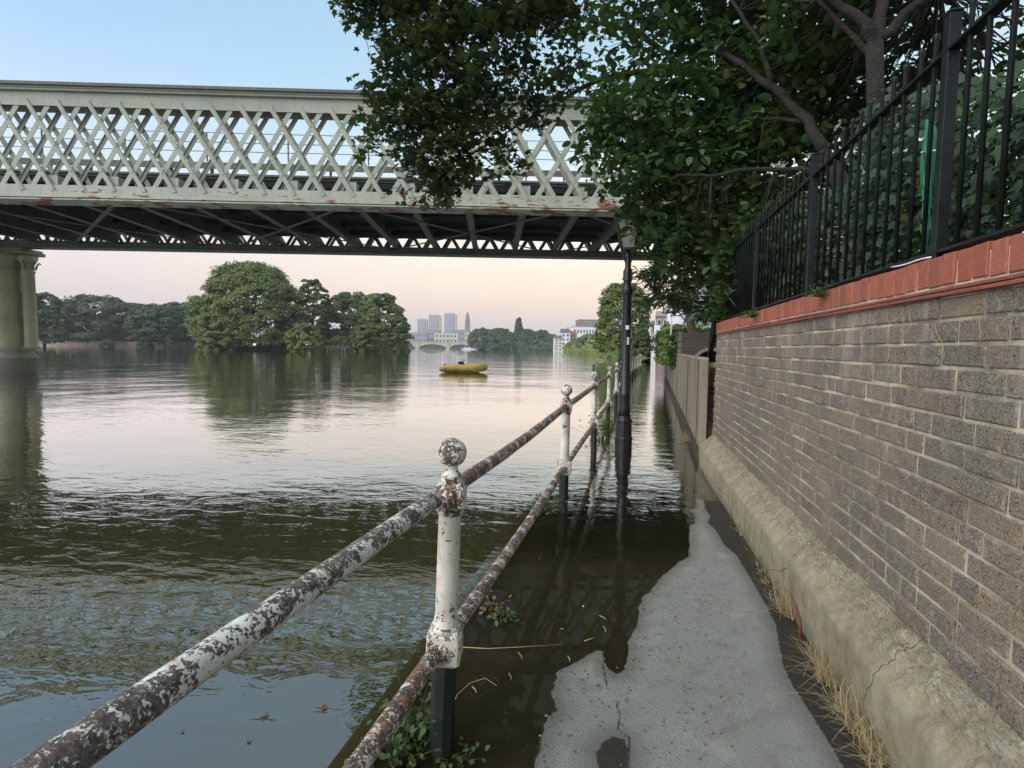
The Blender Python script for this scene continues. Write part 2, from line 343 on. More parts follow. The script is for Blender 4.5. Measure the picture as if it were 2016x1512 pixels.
M['asphalt'] = mat_asphalt()
def mat_water():
    t = NT('river_water')
    pos = t.world(); x0_ = sep(t, pos, 0); x = t.math('SUBTRACT', x0_, t.math('MULTIPLY', sep(t, pos, 1), .033))
    a = t.noise(t.world((1, 2.2, 1), .25), .85, 3, .5, .4)             # long swell across the stream
    b = t.noise(t.world((1, 2.0, 1), .1), 3.6, 3, .5, .7)
    cfine = t.noise(t.world((1, 1.8, 1), -.2), 11, 2, .5)
    far = t.noise(t.world((.25, 1, 1), .18), .11, 3, .5)
    calm = t.step(t.noise(t.world((1, 1, 1)), .22, 2), .35, .65, .45, 1.0)
    h = t.math('ADD', t.math('MULTIPLY', a, 1.25), t.math('MULTIPLY', b, .72)); h = t.math('ADD', h, t.math('MULTIPLY', cfine, .09))
    h = t.math('ADD', h, t.math('MULTIPLY', far, 7.0))
    y = sep(t, pos, 1); shal = t.step(y, 3.0, 6.0, .01, 1.0)           # sheltered shallow film over the path is still
    xs = t.step(x, -.94, -.80); amp = t.mix(xs, calm, shal)
    h = t.math('MULTIPLY', h, amp)
    nrm = t.bump(h, 1.0, WAVE)
    fr = t.n('ShaderNodeFresnel'); fr.inputs['IOR'].default_value = 2.3; t.l(nrm, fr.inputs['Normal'])
    rf = t.math('MULTIPLY', fr.outputs[0], t.math('ADD', .85, t.math('MULTIPLY', fr.outputs[0], 1.7))); film = t.math('MULTIPLY', xs, t.step(y, 4.6, 3.4)); rf = t.math('MULTIPLY', rf, t.math('SUBTRACT', 1, t.math('MULTIPLY', film, .93)), True)
    gl = t.n('ShaderNodeBsdfGlossy'); gl.inputs['Roughness'].default_value = .0; t.l(nrm, gl.inputs['Normal']); gl.inputs['Color'].default_value = c4(.97, .97, .97)
    body = t.n('ShaderNodeBsdfDiffuse'); body.inputs[0].default_value = c4(.052, .048, .020)
    tr = t.n('ShaderNodeBsdfTransparent'); tr.inputs[0].default_value = c4(.66, .60, .50)
    m1 = t.n('ShaderNodeMixShader'); t.l(t.mix(xs, c4(.18, .18, .18), c4(.80, .80, .80)), m1.inputs[0]); t.l(body.outputs[0], m1.inputs[1]); t.l(tr.outputs[0], m1.inputs[2])
    m2 = t.n('ShaderNodeMixShader'); t.l(rf, m2.inputs[0]); t.l(m1.outputs[0], m2.inputs[1]); t.l(gl.outputs[0], m2.inputs[2]); t.l(m2.outputs[0], t.out.inputs[0])
    return t.m
WAVE = .0072
M['water'] = mat_water()
M['leaf_dark'] = mat_leaf('broad_dark_leaf', c4(.018,.042,.016), c4(.045,.092,.030), c4(.11,.15,.045), .28)
M['leaf_maple'] = mat_leaf('maple_leaf', c4(.018,.038,.014), c4(.042,.075,.024), c4(.13,.11,.03), .28)
M['leaf_ivy'] = mat_leaf('ivy_leaf', c4(.008,.022,.008), c4(.024,.055,.018), c4(.06,.10,.025), .15)
M['leaf_bright'] = mat_leaf('laurel_leaf', c4(.03,.07,.02), c4(.05,.11,.03), c4(.12,.16,.04), .25)
M['leaf_far_a'] = mat_leaf('island_leaf', c4(.075,.118,.030), c4(.135,.180,.046), c4(.18,.21,.065), .2, .7)
M['leaf_far_b'] = mat_leaf('bank_leaf', c4(.05,.085,.034), c4(.07,.105,.04), c4(.10,.12,.05), .2, .7)
M['leaf_far_c'] = mat_leaf('island_mid_green_leaf', c4(.06,.095,.03), c4(.10,.135,.042), c4(.15,.165,.055), .2, .7)  # mid green foliage, between the other two far leaf tones
M['leaf_willow'] = mat_leaf('willow_leaf', c4(.12,.17,.05), c4(.16,.22,.07), c4(.20,.25,.08), .2, .7)
M['leaf_dead'] = mat_leaf('dead_leaf', c4(.10,.065,.035), c4(.15,.10,.05), c4(.22,.15,.06), .15)
M['leaf_weed'] = mat_leaf('weed_leaf', c4(.03,.065,.02), c4(.06,.10,.03), c4(.14,.14,.05), .2)

# ------------------------------------------------------------------ leaves
SHAPE = {
 'oval': ([(0,0,0),(.28,.22,.06),(.33,.5,.08),(.2,.8,.05),(0,1,-.06),(-.2,.8,.05),(-.33,.5,.08),(-.28,.22,.06),(0,.5,0)], [(0,1,2,8),(8,2,3,4),(0,8,6,7),(8,4,5,6)]),
 'narrow': ([(0,0,0),(.13,.3,.03),(.13,.65,.03),(0,1,-.08),(-.13,.65,.03),(-.13,.3,.03)], [(0,1,2,3),(0,3,4,5)]),
 'maple': ([(0,0,0),(.38,.02,.03),(.30,.25,.04),(.55,.50,-.04),(.24,.52,.05),(0,1,-.08),(-.24,.52,.05),(-.55,.50,-.04),(-.30,.25,.04),(-.38,.02,.03)], [(0,1,2),(0,2,3,4),(0,4,5,6),(0,6,7,8),(0,8,9)]),
 'clump': ([(-.5,0,.05),(0,-.1,0),(.5,.05,.1),(.42,.6,0),(.05,.9,.12),(-.45,.62,-.05)], [(0,1,4,5),(1,2,3,4)]),
}
def leaves(P, size, shape, droop=.3, up=.6, nrm=None, smin=.7, smax=1.25):
    """P (n,3) positions -> (verts, faces) of leaves; normals mostly up / outward"""
    n = len(P); base = np.array(SHAPE[shape][0], float); base[:, 1] -= .0
    N = rng.normal(size=(n, 3))*.55; N[:, 2] = np.abs(N[:, 2]) + up
    if nrm is not None: N = N*.8 + nrm*1.1
    N /= np.linalg.norm(N, axis=1)[:, None]
    D = rng.normal(size=(n, 3)); D[:, 2] -= droop*2; D -= N*(D*N).sum(1)[:, None]; D /= np.linalg.norm(D, axis=1)[:, None]
    X = np.cross(D, N); s = (size*rng.uniform(smin, smax, n))[:, None, None]
    V = P[:, None, :] + s*(base[None, :, 0:1]*X[:, None, :] + base[None, :, 1:2]*D[:, None, :] + base[None, :, 2:3]*N[:, None, :])
    return V.reshape(-1, 3), len(base), SHAPE[shape][1]
def leaf_mesh(name, P, size, shape, **k):
    P = np.asarray(P, float); V, nb, fs = leaves(P, size, shape, **k); n = len(P)
    me = bpy.data.meshes.new(name); me.vertices.add(len(V)); me.vertices.foreach_set('co', V.ravel())
    flat = np.concatenate([np.array(f) for f in fs]); ln = np.array([len(f) for f in fs])
    idx = (np.arange(n)[:, None]*nb + flat[None, :]).ravel(); tot = np.tile(ln, n); st = np.concatenate([[0], np.cumsum(tot)[:-1]])
    me.loops.add(len(idx)); me.loops.foreach_set('vertex_index', idx); me.polygons.add(len(tot)); me.polygons.foreach_set('loop_start', st); me.polygons.foreach_set('loop_total', tot)
    me.update(calc_edges=True); return me
def blob_points(blobs, dens):
    """blobs: (px,py,rpx,Z,depth[,weight]) -> points in clumped volumes, clumps of clumps so gaps stay open"""
    out = []
    for b in blobs:
        px, py, r, Z, dz = b[:5]; w = b[5] if len(b) > 5 else 1
        c = np.array(at(px, py, Z)); R = r/F_PX*Z
        nc = max(5, int(dens*w*(r/60)**2))
        ax = np.array(rgt0); ay = np.array(fwd0); az = np.array([0, 0, 1.])
        for _ in range(nc):
            d = rng.normal(size=3); d /= np.linalg.norm(d); d *= rng.uniform(.1, 1)**.5
            cc = c + ax*d[0]*R + az*d[2]*R + ay*d[1]*dz
            k = rng.integers(10, 20); q = np.clip(rng.normal(size=(k, 3)), -1.7, 1.7)*np.array([.13, .13, .075])*(.7+.03*Z)
            out.append(cc + q)
    return np.concatenate(out)

# ------------------------------------------------------------------ the setting: water, river bed, path
def sheet(name, x0, x1, y0, y1, z, mat, kind='structure', nx=1, ny=1):
    b = MB(); vs = []; fs = []
    for j in range(ny+1):
        for i in range(nx+1): vs.append((x0+(x1-x0)*i/nx, y0+(y1-y0)*j/ny, z))
    for j in range(ny):
        for i in range(nx): a = j*(nx+1)+i; fs.append((a, a+1, a+nx+2, a+nx+1))
    b.add(vs, fs); return tag(b.build(name, mat), kind=kind)
water = sheet('river_water', -1650, 1650, -60, 2450, 0, M['water'])
bed = sheet('river_bed', -1650, 1650, -60, 2450, -.95, M['mud'])
contour = [(980,1900),(1030,1600),(1048,1512),(1064,1445),(1081,1410),(1095,1399),(1088,1370),(1089,1344),(1100,1321),(1139,1300),(1174,1280),(1189,1280),(1188,1303),(1200,1318),(1213,1327),(1229,1319),(1236,1290),(1240,1255),(1256,1224),(1258,1197),(1267,1173),(1295,1146),(1310,1129),(1333,1111),(1355,1096),(1359,1053),(1357,1036),(1368,1030),(1368,1012),(1357,1005),(1372,999),(1370,983),(1378,979),(1386,985)]
gutter = [(1388,1003),(1399,1018),(1394,1030),(1411,1049),(1426,1076),(1450,1096),(1473,1135),(1504,1189),(1527,1235),(1535,1282),(1543,1321),(1566,1364),(1605,1426),(1650,1500),(1700,1600)]
patch = [(1178,1512),(1172,1490),(1185,1470),(1205,1456),(1228,1460),(1237,1480),(1236,1540),(1180,1560)]
poly = []
for px, py in contour:
    g = ground(px, py) if py < 1700 else Vector((ground(1040, 1560).x-.05, -3, 0)); poly.append((g.x, g.y))
# smooth subdivision with small wiggles, as a thin water film's edge has
pts = []
for (a, b) in zip(poly[:-1], poly[1:]):
    n = 4
    for i in range(n):
        t = i/n; pts.append((a[0]+(b[0]-a[0])*t, a[1]+(b[1]-a[1])*t))
pts.append(poly[-1]); pts = np.array(pts)
pts[2:-2] += rng.normal(size=pts[2:-2].shape)*.0045
pts = np.vstack([pts, [[1.3, pts[-1][1]+.1], [1.3, -3]]])
gp_ = np.array([tuple(ground(*p))[:2] for p in gutter]); dry_poly = np.vstack([pts[:-2], gp_, [[gp_[-1][0], -3]]]); patch_poly = np.array([tuple(ground(*p))[:2] for p in patch])
def sdf(X, Y, pts):
    d = np.full(X.shape, 1e9); ins = np.zeros(X.shape, bool); n = len(pts)
    for i in range(n):
        a = pts[i]; b = pts[(i+1) % n]; e = b-a; L = max((e**2).sum(), 1e-12)
        t = np.clip(((X-a[0])*e[0]+(Y-a[1])*e[1])/L, 0, 1); d = np.minimum(d, np.hypot(X-a[0]-e[0]*t, Y-a[1]-e[1]*t))
        c = ((a[1] > Y) != (b[1] > Y)); xi = (b[0]-a[0])*(Y-a[1])/(b[1]-a[1]+1e-12)+a[0]; ins ^= c & (X < xi)
    return np.where(ins, d, -d)
def edge_x(y): return -.89 + .033*y + .0017*np.clip(y-20, 0, 99)**2
def path_mesh():
    ys = np.concatenate([np.arange(-1.2, 5.0, .011), np.arange(5.2, 12, .08), np.arange(12, 60, .8)]); nx = 200
    u = np.linspace(0, 1, nx)[None, :]; Y = np.repeat(ys[:, None], nx, 1); x0 = edge_x(Y); x1 = 1.02 + np.clip(Y-6.4, 0, 99)*.05; X = x0 + (x1-x0)*u
    s = sdf(X, Y, pts); dry = np.minimum(sdf(X, Y, dry_poly), -sdf(X, Y, patch_poly))
    crk = np.full(X.shape, 1.0)
    for line in ([(1242,1700),(1240,1512),(1239,1455)], [(1236,1455),(1216,1440),(1222,1412),(1214,1395),(1219,1385)], [(1196,1360),(1188,1312)]):
        q = [tuple(ground(*p))[:2] for p in line]
        for a, b in zip(q[:-1], q[1:]): ex, ey = b[0]-a[0], b[1]-a[1]; tt = np.clip(((X-a[0])*ex+(Y-a[1])*ey)/(ex*ex+ey*ey), 0, 1); crk = np.minimum(crk, np.hypot(X-a[0]-ex*tt, Y-a[1]-ey*tt))
    z = np.where(s > 0, .007*(1-np.exp(-s/.06)) + .012*s, -.010*(1-np.exp(s/.05)) + .075*s)
    z = np.maximum(z, -.11 - .004*np.clip(Y-4, 0, 99)); z += .0012*np.sin(X*17+Y*5)*np.sin(Y*11-X*7)
    V = np.stack([X, Y, z], -1).reshape(-1, 3); ny = len(ys)
    i = np.arange(nx-1)[None, :] + np.arange(ny-1)[:, None]*nx; i = i.ravel()
    Fc = np.stack([i, i+1, i+nx+1, i+nx], 1)
    # kerb face down into the river
    k = len(V); low = V.reshape(ny, nx, 3)[:, 0].copy(); low[:, 2] = -1.6; V = np.vstack([V, low]); j = np.arange(ny-1)
    Fc = np.vstack([Fc, np.stack([j*nx, (j+1)*nx, k+j+1, k+j], 1)])
    me = bpy.data.meshes.new('path'); me.vertices.add(len(V)); me.vertices.foreach_set('co', V.ravel()); me.loops.add(Fc.size); me.loops.foreach_set('vertex_index', Fc.ravel())
    me.polygons.add(len(Fc)); me.polygons.foreach_set('loop_start', np.arange(len(Fc))*4); me.polygons.foreach_set('loop_total', np.full(len(Fc), 4)); me.update(calc_edges=True)
    me.polygons.foreach_set('use_smooth', np.ones(len(Fc), bool))
    for nm, arr in (('dry', dry), ('crack', crk)): at_ = me.attributes.new(nm, 'FLOAT', 'POINT'); at_.data.foreach_set('value', np.concatenate([arr.ravel(), np.full(ny, -1. if nm == 'dry' else 1.)]))
    return me
path = tag(link('riverside_path', path_mesh(), M['asphalt']), kind='structure')

# ------------------------------------------------------------------ brick wall with plinth and red coping
WX, WY1 = .98, 6.38                              # face of the wall, far end
ZB, ZT = H-.944, H+.182                          # first brick course .. underside of creasing tiles
wall = thing('brick_wall', 'weathered grey brick boundary wall with red coping running along the path', 'brick wall', (WX, 2.5, 0))
wp = Vector((WX, 2.5, 0))
def wbuild(mb, name, mat, parent=wall, off=wp): return link(name, mb.mesh(name, lambda v: v-off), mat, parent)
b = MB(); b.box((WX+.0055+.12, 2.44, (ZB+ZT)/2), (.24, 7.86, ZT-ZB)); wbuild(b, 'mortar', M['mortar'])
# plinth: rendered, sloping rough top; swept profile with uneven surface
def plinth():
    prof = [(.848, -.3), (.848, .02), (.846, .10), (.845, .18), (.848, .238), (.852, .254), (.864, .266), (.895, .298), (.925, .330), (.955, .360), (.98, .384), (1.02, .39)]
    fine = []
    for (a, b_) in zip(prof[:-1], prof[1:]):
        L = math.hypot(b_[0]-a[0], b_[1]-a[1]); n = max(1, int(L/.012))
        for i in range(n): t = i/n; fine.append((a[0]+(b_[0]-a[0])*t, a[1]+(b_[1]-a[1])*t))
    fine.append(prof[-1]); ys = np.arange(-1.2, 6.43, .016); k = len(fine)
    A = np.array(fine); Y = ys[:, None]*np.ones((1, k)); X = np.ones((len(ys), 1))*A[None, :, 0]; Z = np.ones((len(ys), 1))*A[None, :, 1]
    from mathutils import noise as mn
    for j in range(len(ys)):
        for i in range(k):
            tp = min(1, max(0, (A[i, 1]-.2)/.08)) * (0 if A[i, 0] > .99 else 1)
            v = Vector((X[j, i]*9, ys[j]*9, Z[j, i]*9)); d = mn.noise(v)*.006*(1-tp) + tp*(mn.noise(v*1.2)*.008 + mn.noise(v*3.3)*.010 + mn.noise(v*6.5)*.008); X[j, i] -= d*.75; Z[j, i] += d*.6*tp
    V = np.stack([X, Y, Z], -1).reshape(-1, 3)-np.array(wp); i = (np.arange(k-1)[None, :]+np.arange(len(ys)-1)[:, None]*k).ravel(); Fc = np.stack([i, i+1, i+k+1, i+k], 1)
    e = (len(ys)-1)*k
    me = bpy.data.meshes.new('plinth'); me.from_pydata(V.tolist(), [], Fc.tolist() + [tuple(range(e+k-1, e-1, -1))]); me.polygons.foreach_set('use_smooth', np.ones(len(me.polygons), bool)); return me
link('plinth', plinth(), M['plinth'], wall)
def brick_me(l, h, d, seed, ch=.004):
    r = random.Random(seed); b = MB(); j = lambda a: (r.random()-.5)*a
    hl, hh = l/2, h/2; q = [(-1,-1),(1,-1),(1,1),(-1,1)]
    back = [Vector((d, s*hl, t*hh)) for s, t in q]
    mid = [Vector((ch+j(.002), s*(hl-abs(j(.004))), t*(hh-abs(j(.004))))) for s, t in q]
    fr = [Vector((j(.0025), s*(hl-ch-abs(j(.005))), t*(hh-ch-abs(j(.004))))) for s, t in q]
    vs = back+mid+fr; fs = [(8,11,10,9)]
    for i in range(4): k = (i+1) % 4; fs += [(i, i+4, k+4, k), (i+4, i+8, k+8, k+4)]
    b.add(vs, fs); return b
BH = .066; rows = 15; pitch = (ZT-ZB)/rows
st_ = [brick_me(.217, BH, .03, i) for i in range(9)]; hd_ = [brick_me(.1045, BH, .03, 50+i) for i in range(5)]
st_me = [m_.mesh('brick') for m_ in st_]; hd_me = [m_.mesh('brick') for m_ in hd_]
cand = []
for r in range(rows):
    y = .55 + random.uniform(0, .11) + (.056 if r % 2 else 0); z = ZB + pitch*(r+.5)
    hrow = (r % 4 == 1)
    while y < WY1-.03:
        header = random.random() < (.62 if hrow else .27); L = .1125 if header else .225
        if y+L > WY1: L = .1125; header = True
        cand.append((y+L/2, z+random.uniform(-.0015, .0015), header)); y += L
def seen(y, z):
    v = Vector((WX, y, z)) - Vector((0, 0, H)); d = v.dot(fwd)
    if d < .1: return False
    px = CX + F_PX*v.dot(rgt)/d; py = CY - F_PX*v.dot(upc)/d; return px < 2090 and py < 1590
vis = sorted([c for c in cand if seen(c[0], c[1])], key=lambda c: c[0]**2+(c[1]-H)**2)
rest = MB()
for i, (y, z, hdr) in enumerate(vis):
    off = Vector((WX+random.uniform(-.003, .003), y, z)); k = random.randrange(9 if not hdr else 5)
    if i < 300:
        o = link('brick', (hd_me if hdr else st_me)[k], M['brick_old'], wall, off-wp); o.rotation_euler = (random.uniform(-.006, .006), 0, random.uniform(-.006, .006))
    else:
        q = (hd_ if hdr else st_)[k]; rest.add([Vector(v)+off for v in q.v], q.f)
for y, z, hdr in cand:
    if not seen(y, z): q = (hd_ if hdr else st_)[0]; rest.add([Vector(v)+Vector((WX, y, z)) for v in q.v], q.f)
tag(wbuild(rest, 'brickwork', M['brick_old']), kind='stuff')
# coping: two courses of creasing tile, then red bricks on edge
b = MB(); b.box((WX+.1255, 2.44, ZT+.055), (.248, 7.86, .105)); wbuild(b, 'coping_mortar', M['lime'])
tme = [brick_me(.262, .012, .05, 90+i, .002).mesh('creasing_tile') for i in range(3)]; cme = [brick_me(.0685, .098, .22, 70+i, .003).mesh('coping_brick') for i in range(6)]
for lv in range(2):
    y = .7 + lv*.13
    while y < WY1-.1:
        o = link('creasing_tile', random.choice(tme), M['red_tile'], wall, Vector((WX-.018+.004*lv+random.uniform(-.003,.003), y+.133, ZT+.004+.0155*lv))-wp); y += .267
y = .95
while y < WY1+.02:
    o = link('coping_brick', random.choice(cme), M['red'], wall, Vector((WX-.004+random.uniform(-.004,.003), y, ZT+.082+random.uniform(-.002,.002)))-wp); o.rotation_euler.x = random.uniform(-.012, .012); y += .0765
# ------------------------------------------------------------------ iron fence on the wall
FX = 1.06; ZR0, ZR1 = H+.352, H+1.035; FTOP = ZR1+.10
fence = thing('iron_fence', 'black vertical bar iron fence standing on the red coping of the wall', 'fence', (FX, 2.5, ZT+.13))
fo = Vector((FX, 2.5, ZT+.13))
def fb(mb, name): return link(name, mb.mesh(name, lambda v: v-fo), M['fence'], fence)
for z in (ZR0, ZR1):
    b = MB(); b.box((FX, 2.6, z), (.042, 7.4, .012), ch=.002); b.box((FX, 2.6, z+.0085), (.014, 7.4, .004)); fb(b, 'rail')
pb = MB(); r_ = .0085
pb.lathe([(r_, 0), (r_, FTOP-ZR0-.012), (r_*1.5, FTOP-ZR0-.004), (r_*1.25, FTOP-ZR0+.008), (.003, FTOP-ZR0+.013)], 8); pm = pb.mesh('bar')
y = .62; k = 0; posts = (2.18, 3.55, 4.95, 6.32)
while y < 6.35:
    if min(abs(y-p) for p in posts) > .045:
        o = link('bar', pm, M['fence'], fence, Vector((FX, y, ZR0))-fo); o.rotation_euler = (random.uniform(-.006,.006), random.uniform(-.004,.004), 0)
    y += .104
for y in posts:
    b = MB(); b.box((0, 0, (FTOP-ZT-.13+.02)/2), (.038, .038, FTOP-ZT-.13+.02), ch=.003); b.box((0, 0, FTOP-ZT-.13+.025), (.044, .044, .010), ch=.003); b.box((0, 0, .008), (.09, .09, .012), ch=.002)
    link('post', b.mesh('post'), M['fence'], fence, Vector((FX, y, ZT+.13))-fo)

# ------------------------------------------------------------------ river railing
RA = math.radians(13.83)-YAW; rdir = Vector((math.sin(RA), math.cos(RA), 0)); rleft = Vector((-math.cos(RA), math.sin(RA), 0))
def rail_at(t, z=0): return rleft*.62 + rdir*t + Vector((.0017*max(0, t-20)**2, 0, z))
rorg = rail_at(1.6)
railing = thing('river_railing', 'flaking white iron railing with ball topped posts along the flooded path', 'railing', rorg)
ZTR, ZLR = .86, .36
def post_parts():
    r = []
    b = MB(); b.lathe([(.024,.912),(.034,.922),(.030,.932),(.019,.944),(.020,.950)]+[(.046*math.sin(a), .999-.046*math.cos(a)) for a in np.linspace(.45, math.pi-.02, 16)], 24); r.append(('finial', b, 'peel_ball'))
    b = MB(); b.lathe([(.036,.80),(.041,.803),(.042,.812),(.040,.816)], 24); b.box((0,0,.862), (.094,.094,.088), Euler((0,0,math.radians(12))).to_matrix(), ch=.016); b.lathe([(.034,.905),(.032,.918),(.024,.920)], 20); r.append(('collar', b, 'peel_collar'))
    b = MB(); b.lathe([(.042,.425),(.044,.434),(.040,.446),(.0365,.47),(.0365,.62),(.0358,.795),(.038,.803)], 24); r.append(('shaft', b, 'peel_post'))
    b = MB(); b.box((0,0,.367), (.108,.108,.115), Euler((0,0,math.radians(12))).to_matrix(), ch=.012); b.lathe([(.052,.42),(.046,.432),(.043,.437)], 24); r.append(('lower_block', b, 'peel_collar'))
    b = MB(); b.lathe([(.036,-.25),(.040,-.14),(.040,.315)], 8, smooth=False, ph=.5); b.lathe([(.075,-.30),(.075,-.115),(.066,-.100),(.058,-.098),(.056,-.075),(.044,-.068)], 20); r.append(('leg', b, 'post_dark'))
    return r
pp = [(n, b.mesh(n), mt) for n, b, mt in post_parts()]
collarring = MB(); collarring.tube([(0, -.062, 0), (0, -.046, 0)], .034, 16); crm = collarring.mesh('rail_socket')
collarring2 = MB(); collarring2.tube([(0, .046, 0), (0, .062, 0)], .034, 16); crm2 = collarring2.mesh('rail_socket')
lean = {0: (0, 2.0), 1: (0, .7), 2: (0, -.6), 3: (1, 1), 4: (0, .5)}
ts = [1.6+2.72*k for k in range(-1, 13)]
for k, t in enumerate(ts):
    P = rail_at(t); e = thing('post', None, None, P-rorg); e.parent = railing; kk = k-1
    tilt = math.radians(lean.get(kk, (0, random.uniform(-1, 1)))[1]); tilt2 = math.radians(random.uniform(-.4, .4))
    e.rotation_euler = (tilt2, tilt, -RA); 
    for n, me, mt in pp: link(n, me, M[mt], e)
    for z in (ZTR, ZLR):
        link('rail_socket', crm, M['peel_rail_rusty'], e, (0, 0, z)); link('rail_socket', crm2, M['peel_rail_rusty'], e, (0, 0, z))
for k in range(len(ts)-1):
    for z, mt in ((ZTR, 'peel_rail' if k == 0 else 'peel_rail_rusty'), (ZLR, 'peel_rail_rusty')):
        a, c = rail_at(ts[k], z), rail_at(ts[k+1], z); n = 14; bow = {(1, ZTR): -.016, (1, ZLR): -.02}.get((k, z), random.uniform(-.006, .006)); P = []
        for i in range(n+1):
            u = i/n; p = a.lerp(c, u); p.z += bow*math.sin(u*math.pi)**.9*(1.3-u*.6) + random.uniform(-.0012, .0012); P.append(p-rorg)
        b = MB(); b.tube(P, .0262, 18, jit=.02); b.build('rail', M[mt], railing)

# ------------------------------------------------------------------ lamp posts
def lamp_post(loc, label, h=2.68, sc=1.0, group='riverside lamp posts'):
    e = thing('lamp_post', label, 'lamp post', loc, group); mm_ = M['lamp']
    b = MB(); b.lathe([(.115,-.35),(.115,.10),(.120,.11),(.120,.135),(.108,.15),(.104,.34),(.110,.35),(.110,.375),(.092,.40),(.085,.44)], 12, smooth=False); b.build('base', mm_, e)
    b = MB(); b.lathe([(.082,.43),(.078,.55),(.072,.70),(.078,.715),(.078,.735),(.068,.75),(.060,1.5),(.052,h-.62),(.060,h-.61),(.073,h-.585),(.078,h-.55),(.070,h-.51),(.052,h-.49),(.050,h-.43)], 20); b.build('column', mm_, e)
    b = MB(); b.lathe([(.050,h-.44),(.061,h-.42),(.063,h-.30),(.050,h-.27),(.040,h-.25),(.042,h-.14),(.060,h-.11),(.045,h-.07),(.035,h-.03)], 8, smooth=False); b.build('neck', mm_, e)
    # lantern: tapered four sided frame, glazed, with cap and finial
    lb, lt, z0, z1 = .09, .165, h, h+.38
    b = MB(); b.box((0,0,z0-.015), (.20,.20,.03), ch=.006)
    for i in range(4):
        a = math.pi/4+i*math.pi/2; b.bar((math.cos(a)*lb*1.41, math.sin(a)*lb*1.41, z0-.01), (math.cos(a)*lt*1.41, math.sin(a)*lt*1.41, z1), .022, .022)
        a2 = a+math.pi/2; b.bar((math.cos(a)*lt*1.41, math.sin(a)*lt*1.41, z1), (math.cos(a2)*lt*1.41, math.sin(a2)*lt*1.41, z1), .026, .026)
        b.bar((math.cos(a)*.04, math.sin(a)*.04, h-.2), (math.cos(a)*.12, math.sin(a)*.12, h-.02), .012, .012)
    fr = b.build('lantern_frame', mm_, e)
    for i in range(4):
        a = math.pi/4+i*math.pi/2; a2 = a+math.pi/2; b = MB(); q = 1.34
        p = [Vector((math.cos(A)*L*q, math.sin(A)*L*q, z)) for A, L, z in ((a, lb, z0+.004), (a2, lb, z0+.004), (a2, lt, z1-.01), (a, lt, z1-.01))]
        nn = Vector((math.cos((a+a2)/2), math.sin((a+a2)/2), 0))*.004
        b.add(p+[x-nn for x in p], [(0,1,2,3),(7,6,5,4),(0,4,5,1),(1,5,6,2),(2,6,7,3),(3,7,4,0)]); b.build('pane', M['glass'], fr)
    b = MB(); b.lathe([(.29,z1+.005),(.27,z1+.03),(.16,z1+.15),(.10,z1+.19),(.10,z1+.23),(.11,z1+.24),(.05,z1+.29),(.015,z1+.31),(.025,z1+.345),(.004,z1+.37)], 4, smooth=False, ph=.5); b.build('lantern_cap', mm_, e)
    e.scale = (sc, sc, sc); return e
g = at(1227, 884, 7.3); lampA = lamp_post((g.x, g.y, 0), 'tall black iron lamp post standing in the flooded path beside the railing')
b = MB(); b.lathe([(.0615, 1.66), (.0625, 1.66), (.0625, 1.71), (.0615, 1.71)], 20); 
def sticker(z, az, w, hgt, r):
    b = MB(); vs = []; n = 5
    for zz in (z-hgt/2, z+hgt/2):
        for i in range(n): a = az+(i/(n-1)-.5)*w/r; vs.append((math.cos(a)*r, math.sin(a)*r, zz))
    for zz in (z-hgt/2, z+hgt/2):
        for i in range(n): a = az+(i/(n-1)-.5)*w/r; vs.append((math.cos(a)*(r-.003), math.sin(a)*(r-.003), zz))
    fs = [(i, i+1, n+i+1, n+i) for i in range(n-1)]+[(0, n, 3*n, 2*n), (n-1, 3*n-1, 4*n-1, 2*n-1)]
    b.add(vs, fs); b.build('sticker', M['white_paint'], lampA)
vw = math.atan2(-g.y, -g.x); sticker(1.63, vw+.25, .05, .055, .0615); sticker(1.45, vw+.45, .03, .10, .0635)
g = at(1219, 722, 37); lamp_post((g.x, g.y, 0), 'distant black lamp post in front of the small riverside tree', 2.98)

# ------------------------------------------------------------------ railway bridge
BU = (rgt0*math.cos(math.radians(2)) + fwd0*math.sin(math.radians(2))).normalized(); BN = Vector((-BU.y, BU.x, 0))
pa = at(100, 393, 15.0); BZ = pa.z; BT = at(100, 166, 15.0).z; BO = Vector((pa.x, pa.y, 0)); BWID = 8.0
bridge = thing('railway_bridge', 'pale green wrought iron lattice girder railway bridge crossing over the river and path', 'bridge', (BO.x, BO.y, BZ))
BR = Matrix((BU, BN, up0)).transposed()
def B3(u, n, z): return BO + BU*u + BN*n + Vector((0, 0, z))
def bb(mb, name, mat, parent=bridge):
    """mb in bridge coordinates (u, n, z) relative to the bridge origin"""
    return link(name, mb.mesh(name, lambda v: BR @ v), mat, parent)
U0, U1 = -13.5, 24.0; D = BT-BZ                    # depth about 3.2 m
pitchL, run = .81, 1.44; zl0, zl1 = .36, D-.52
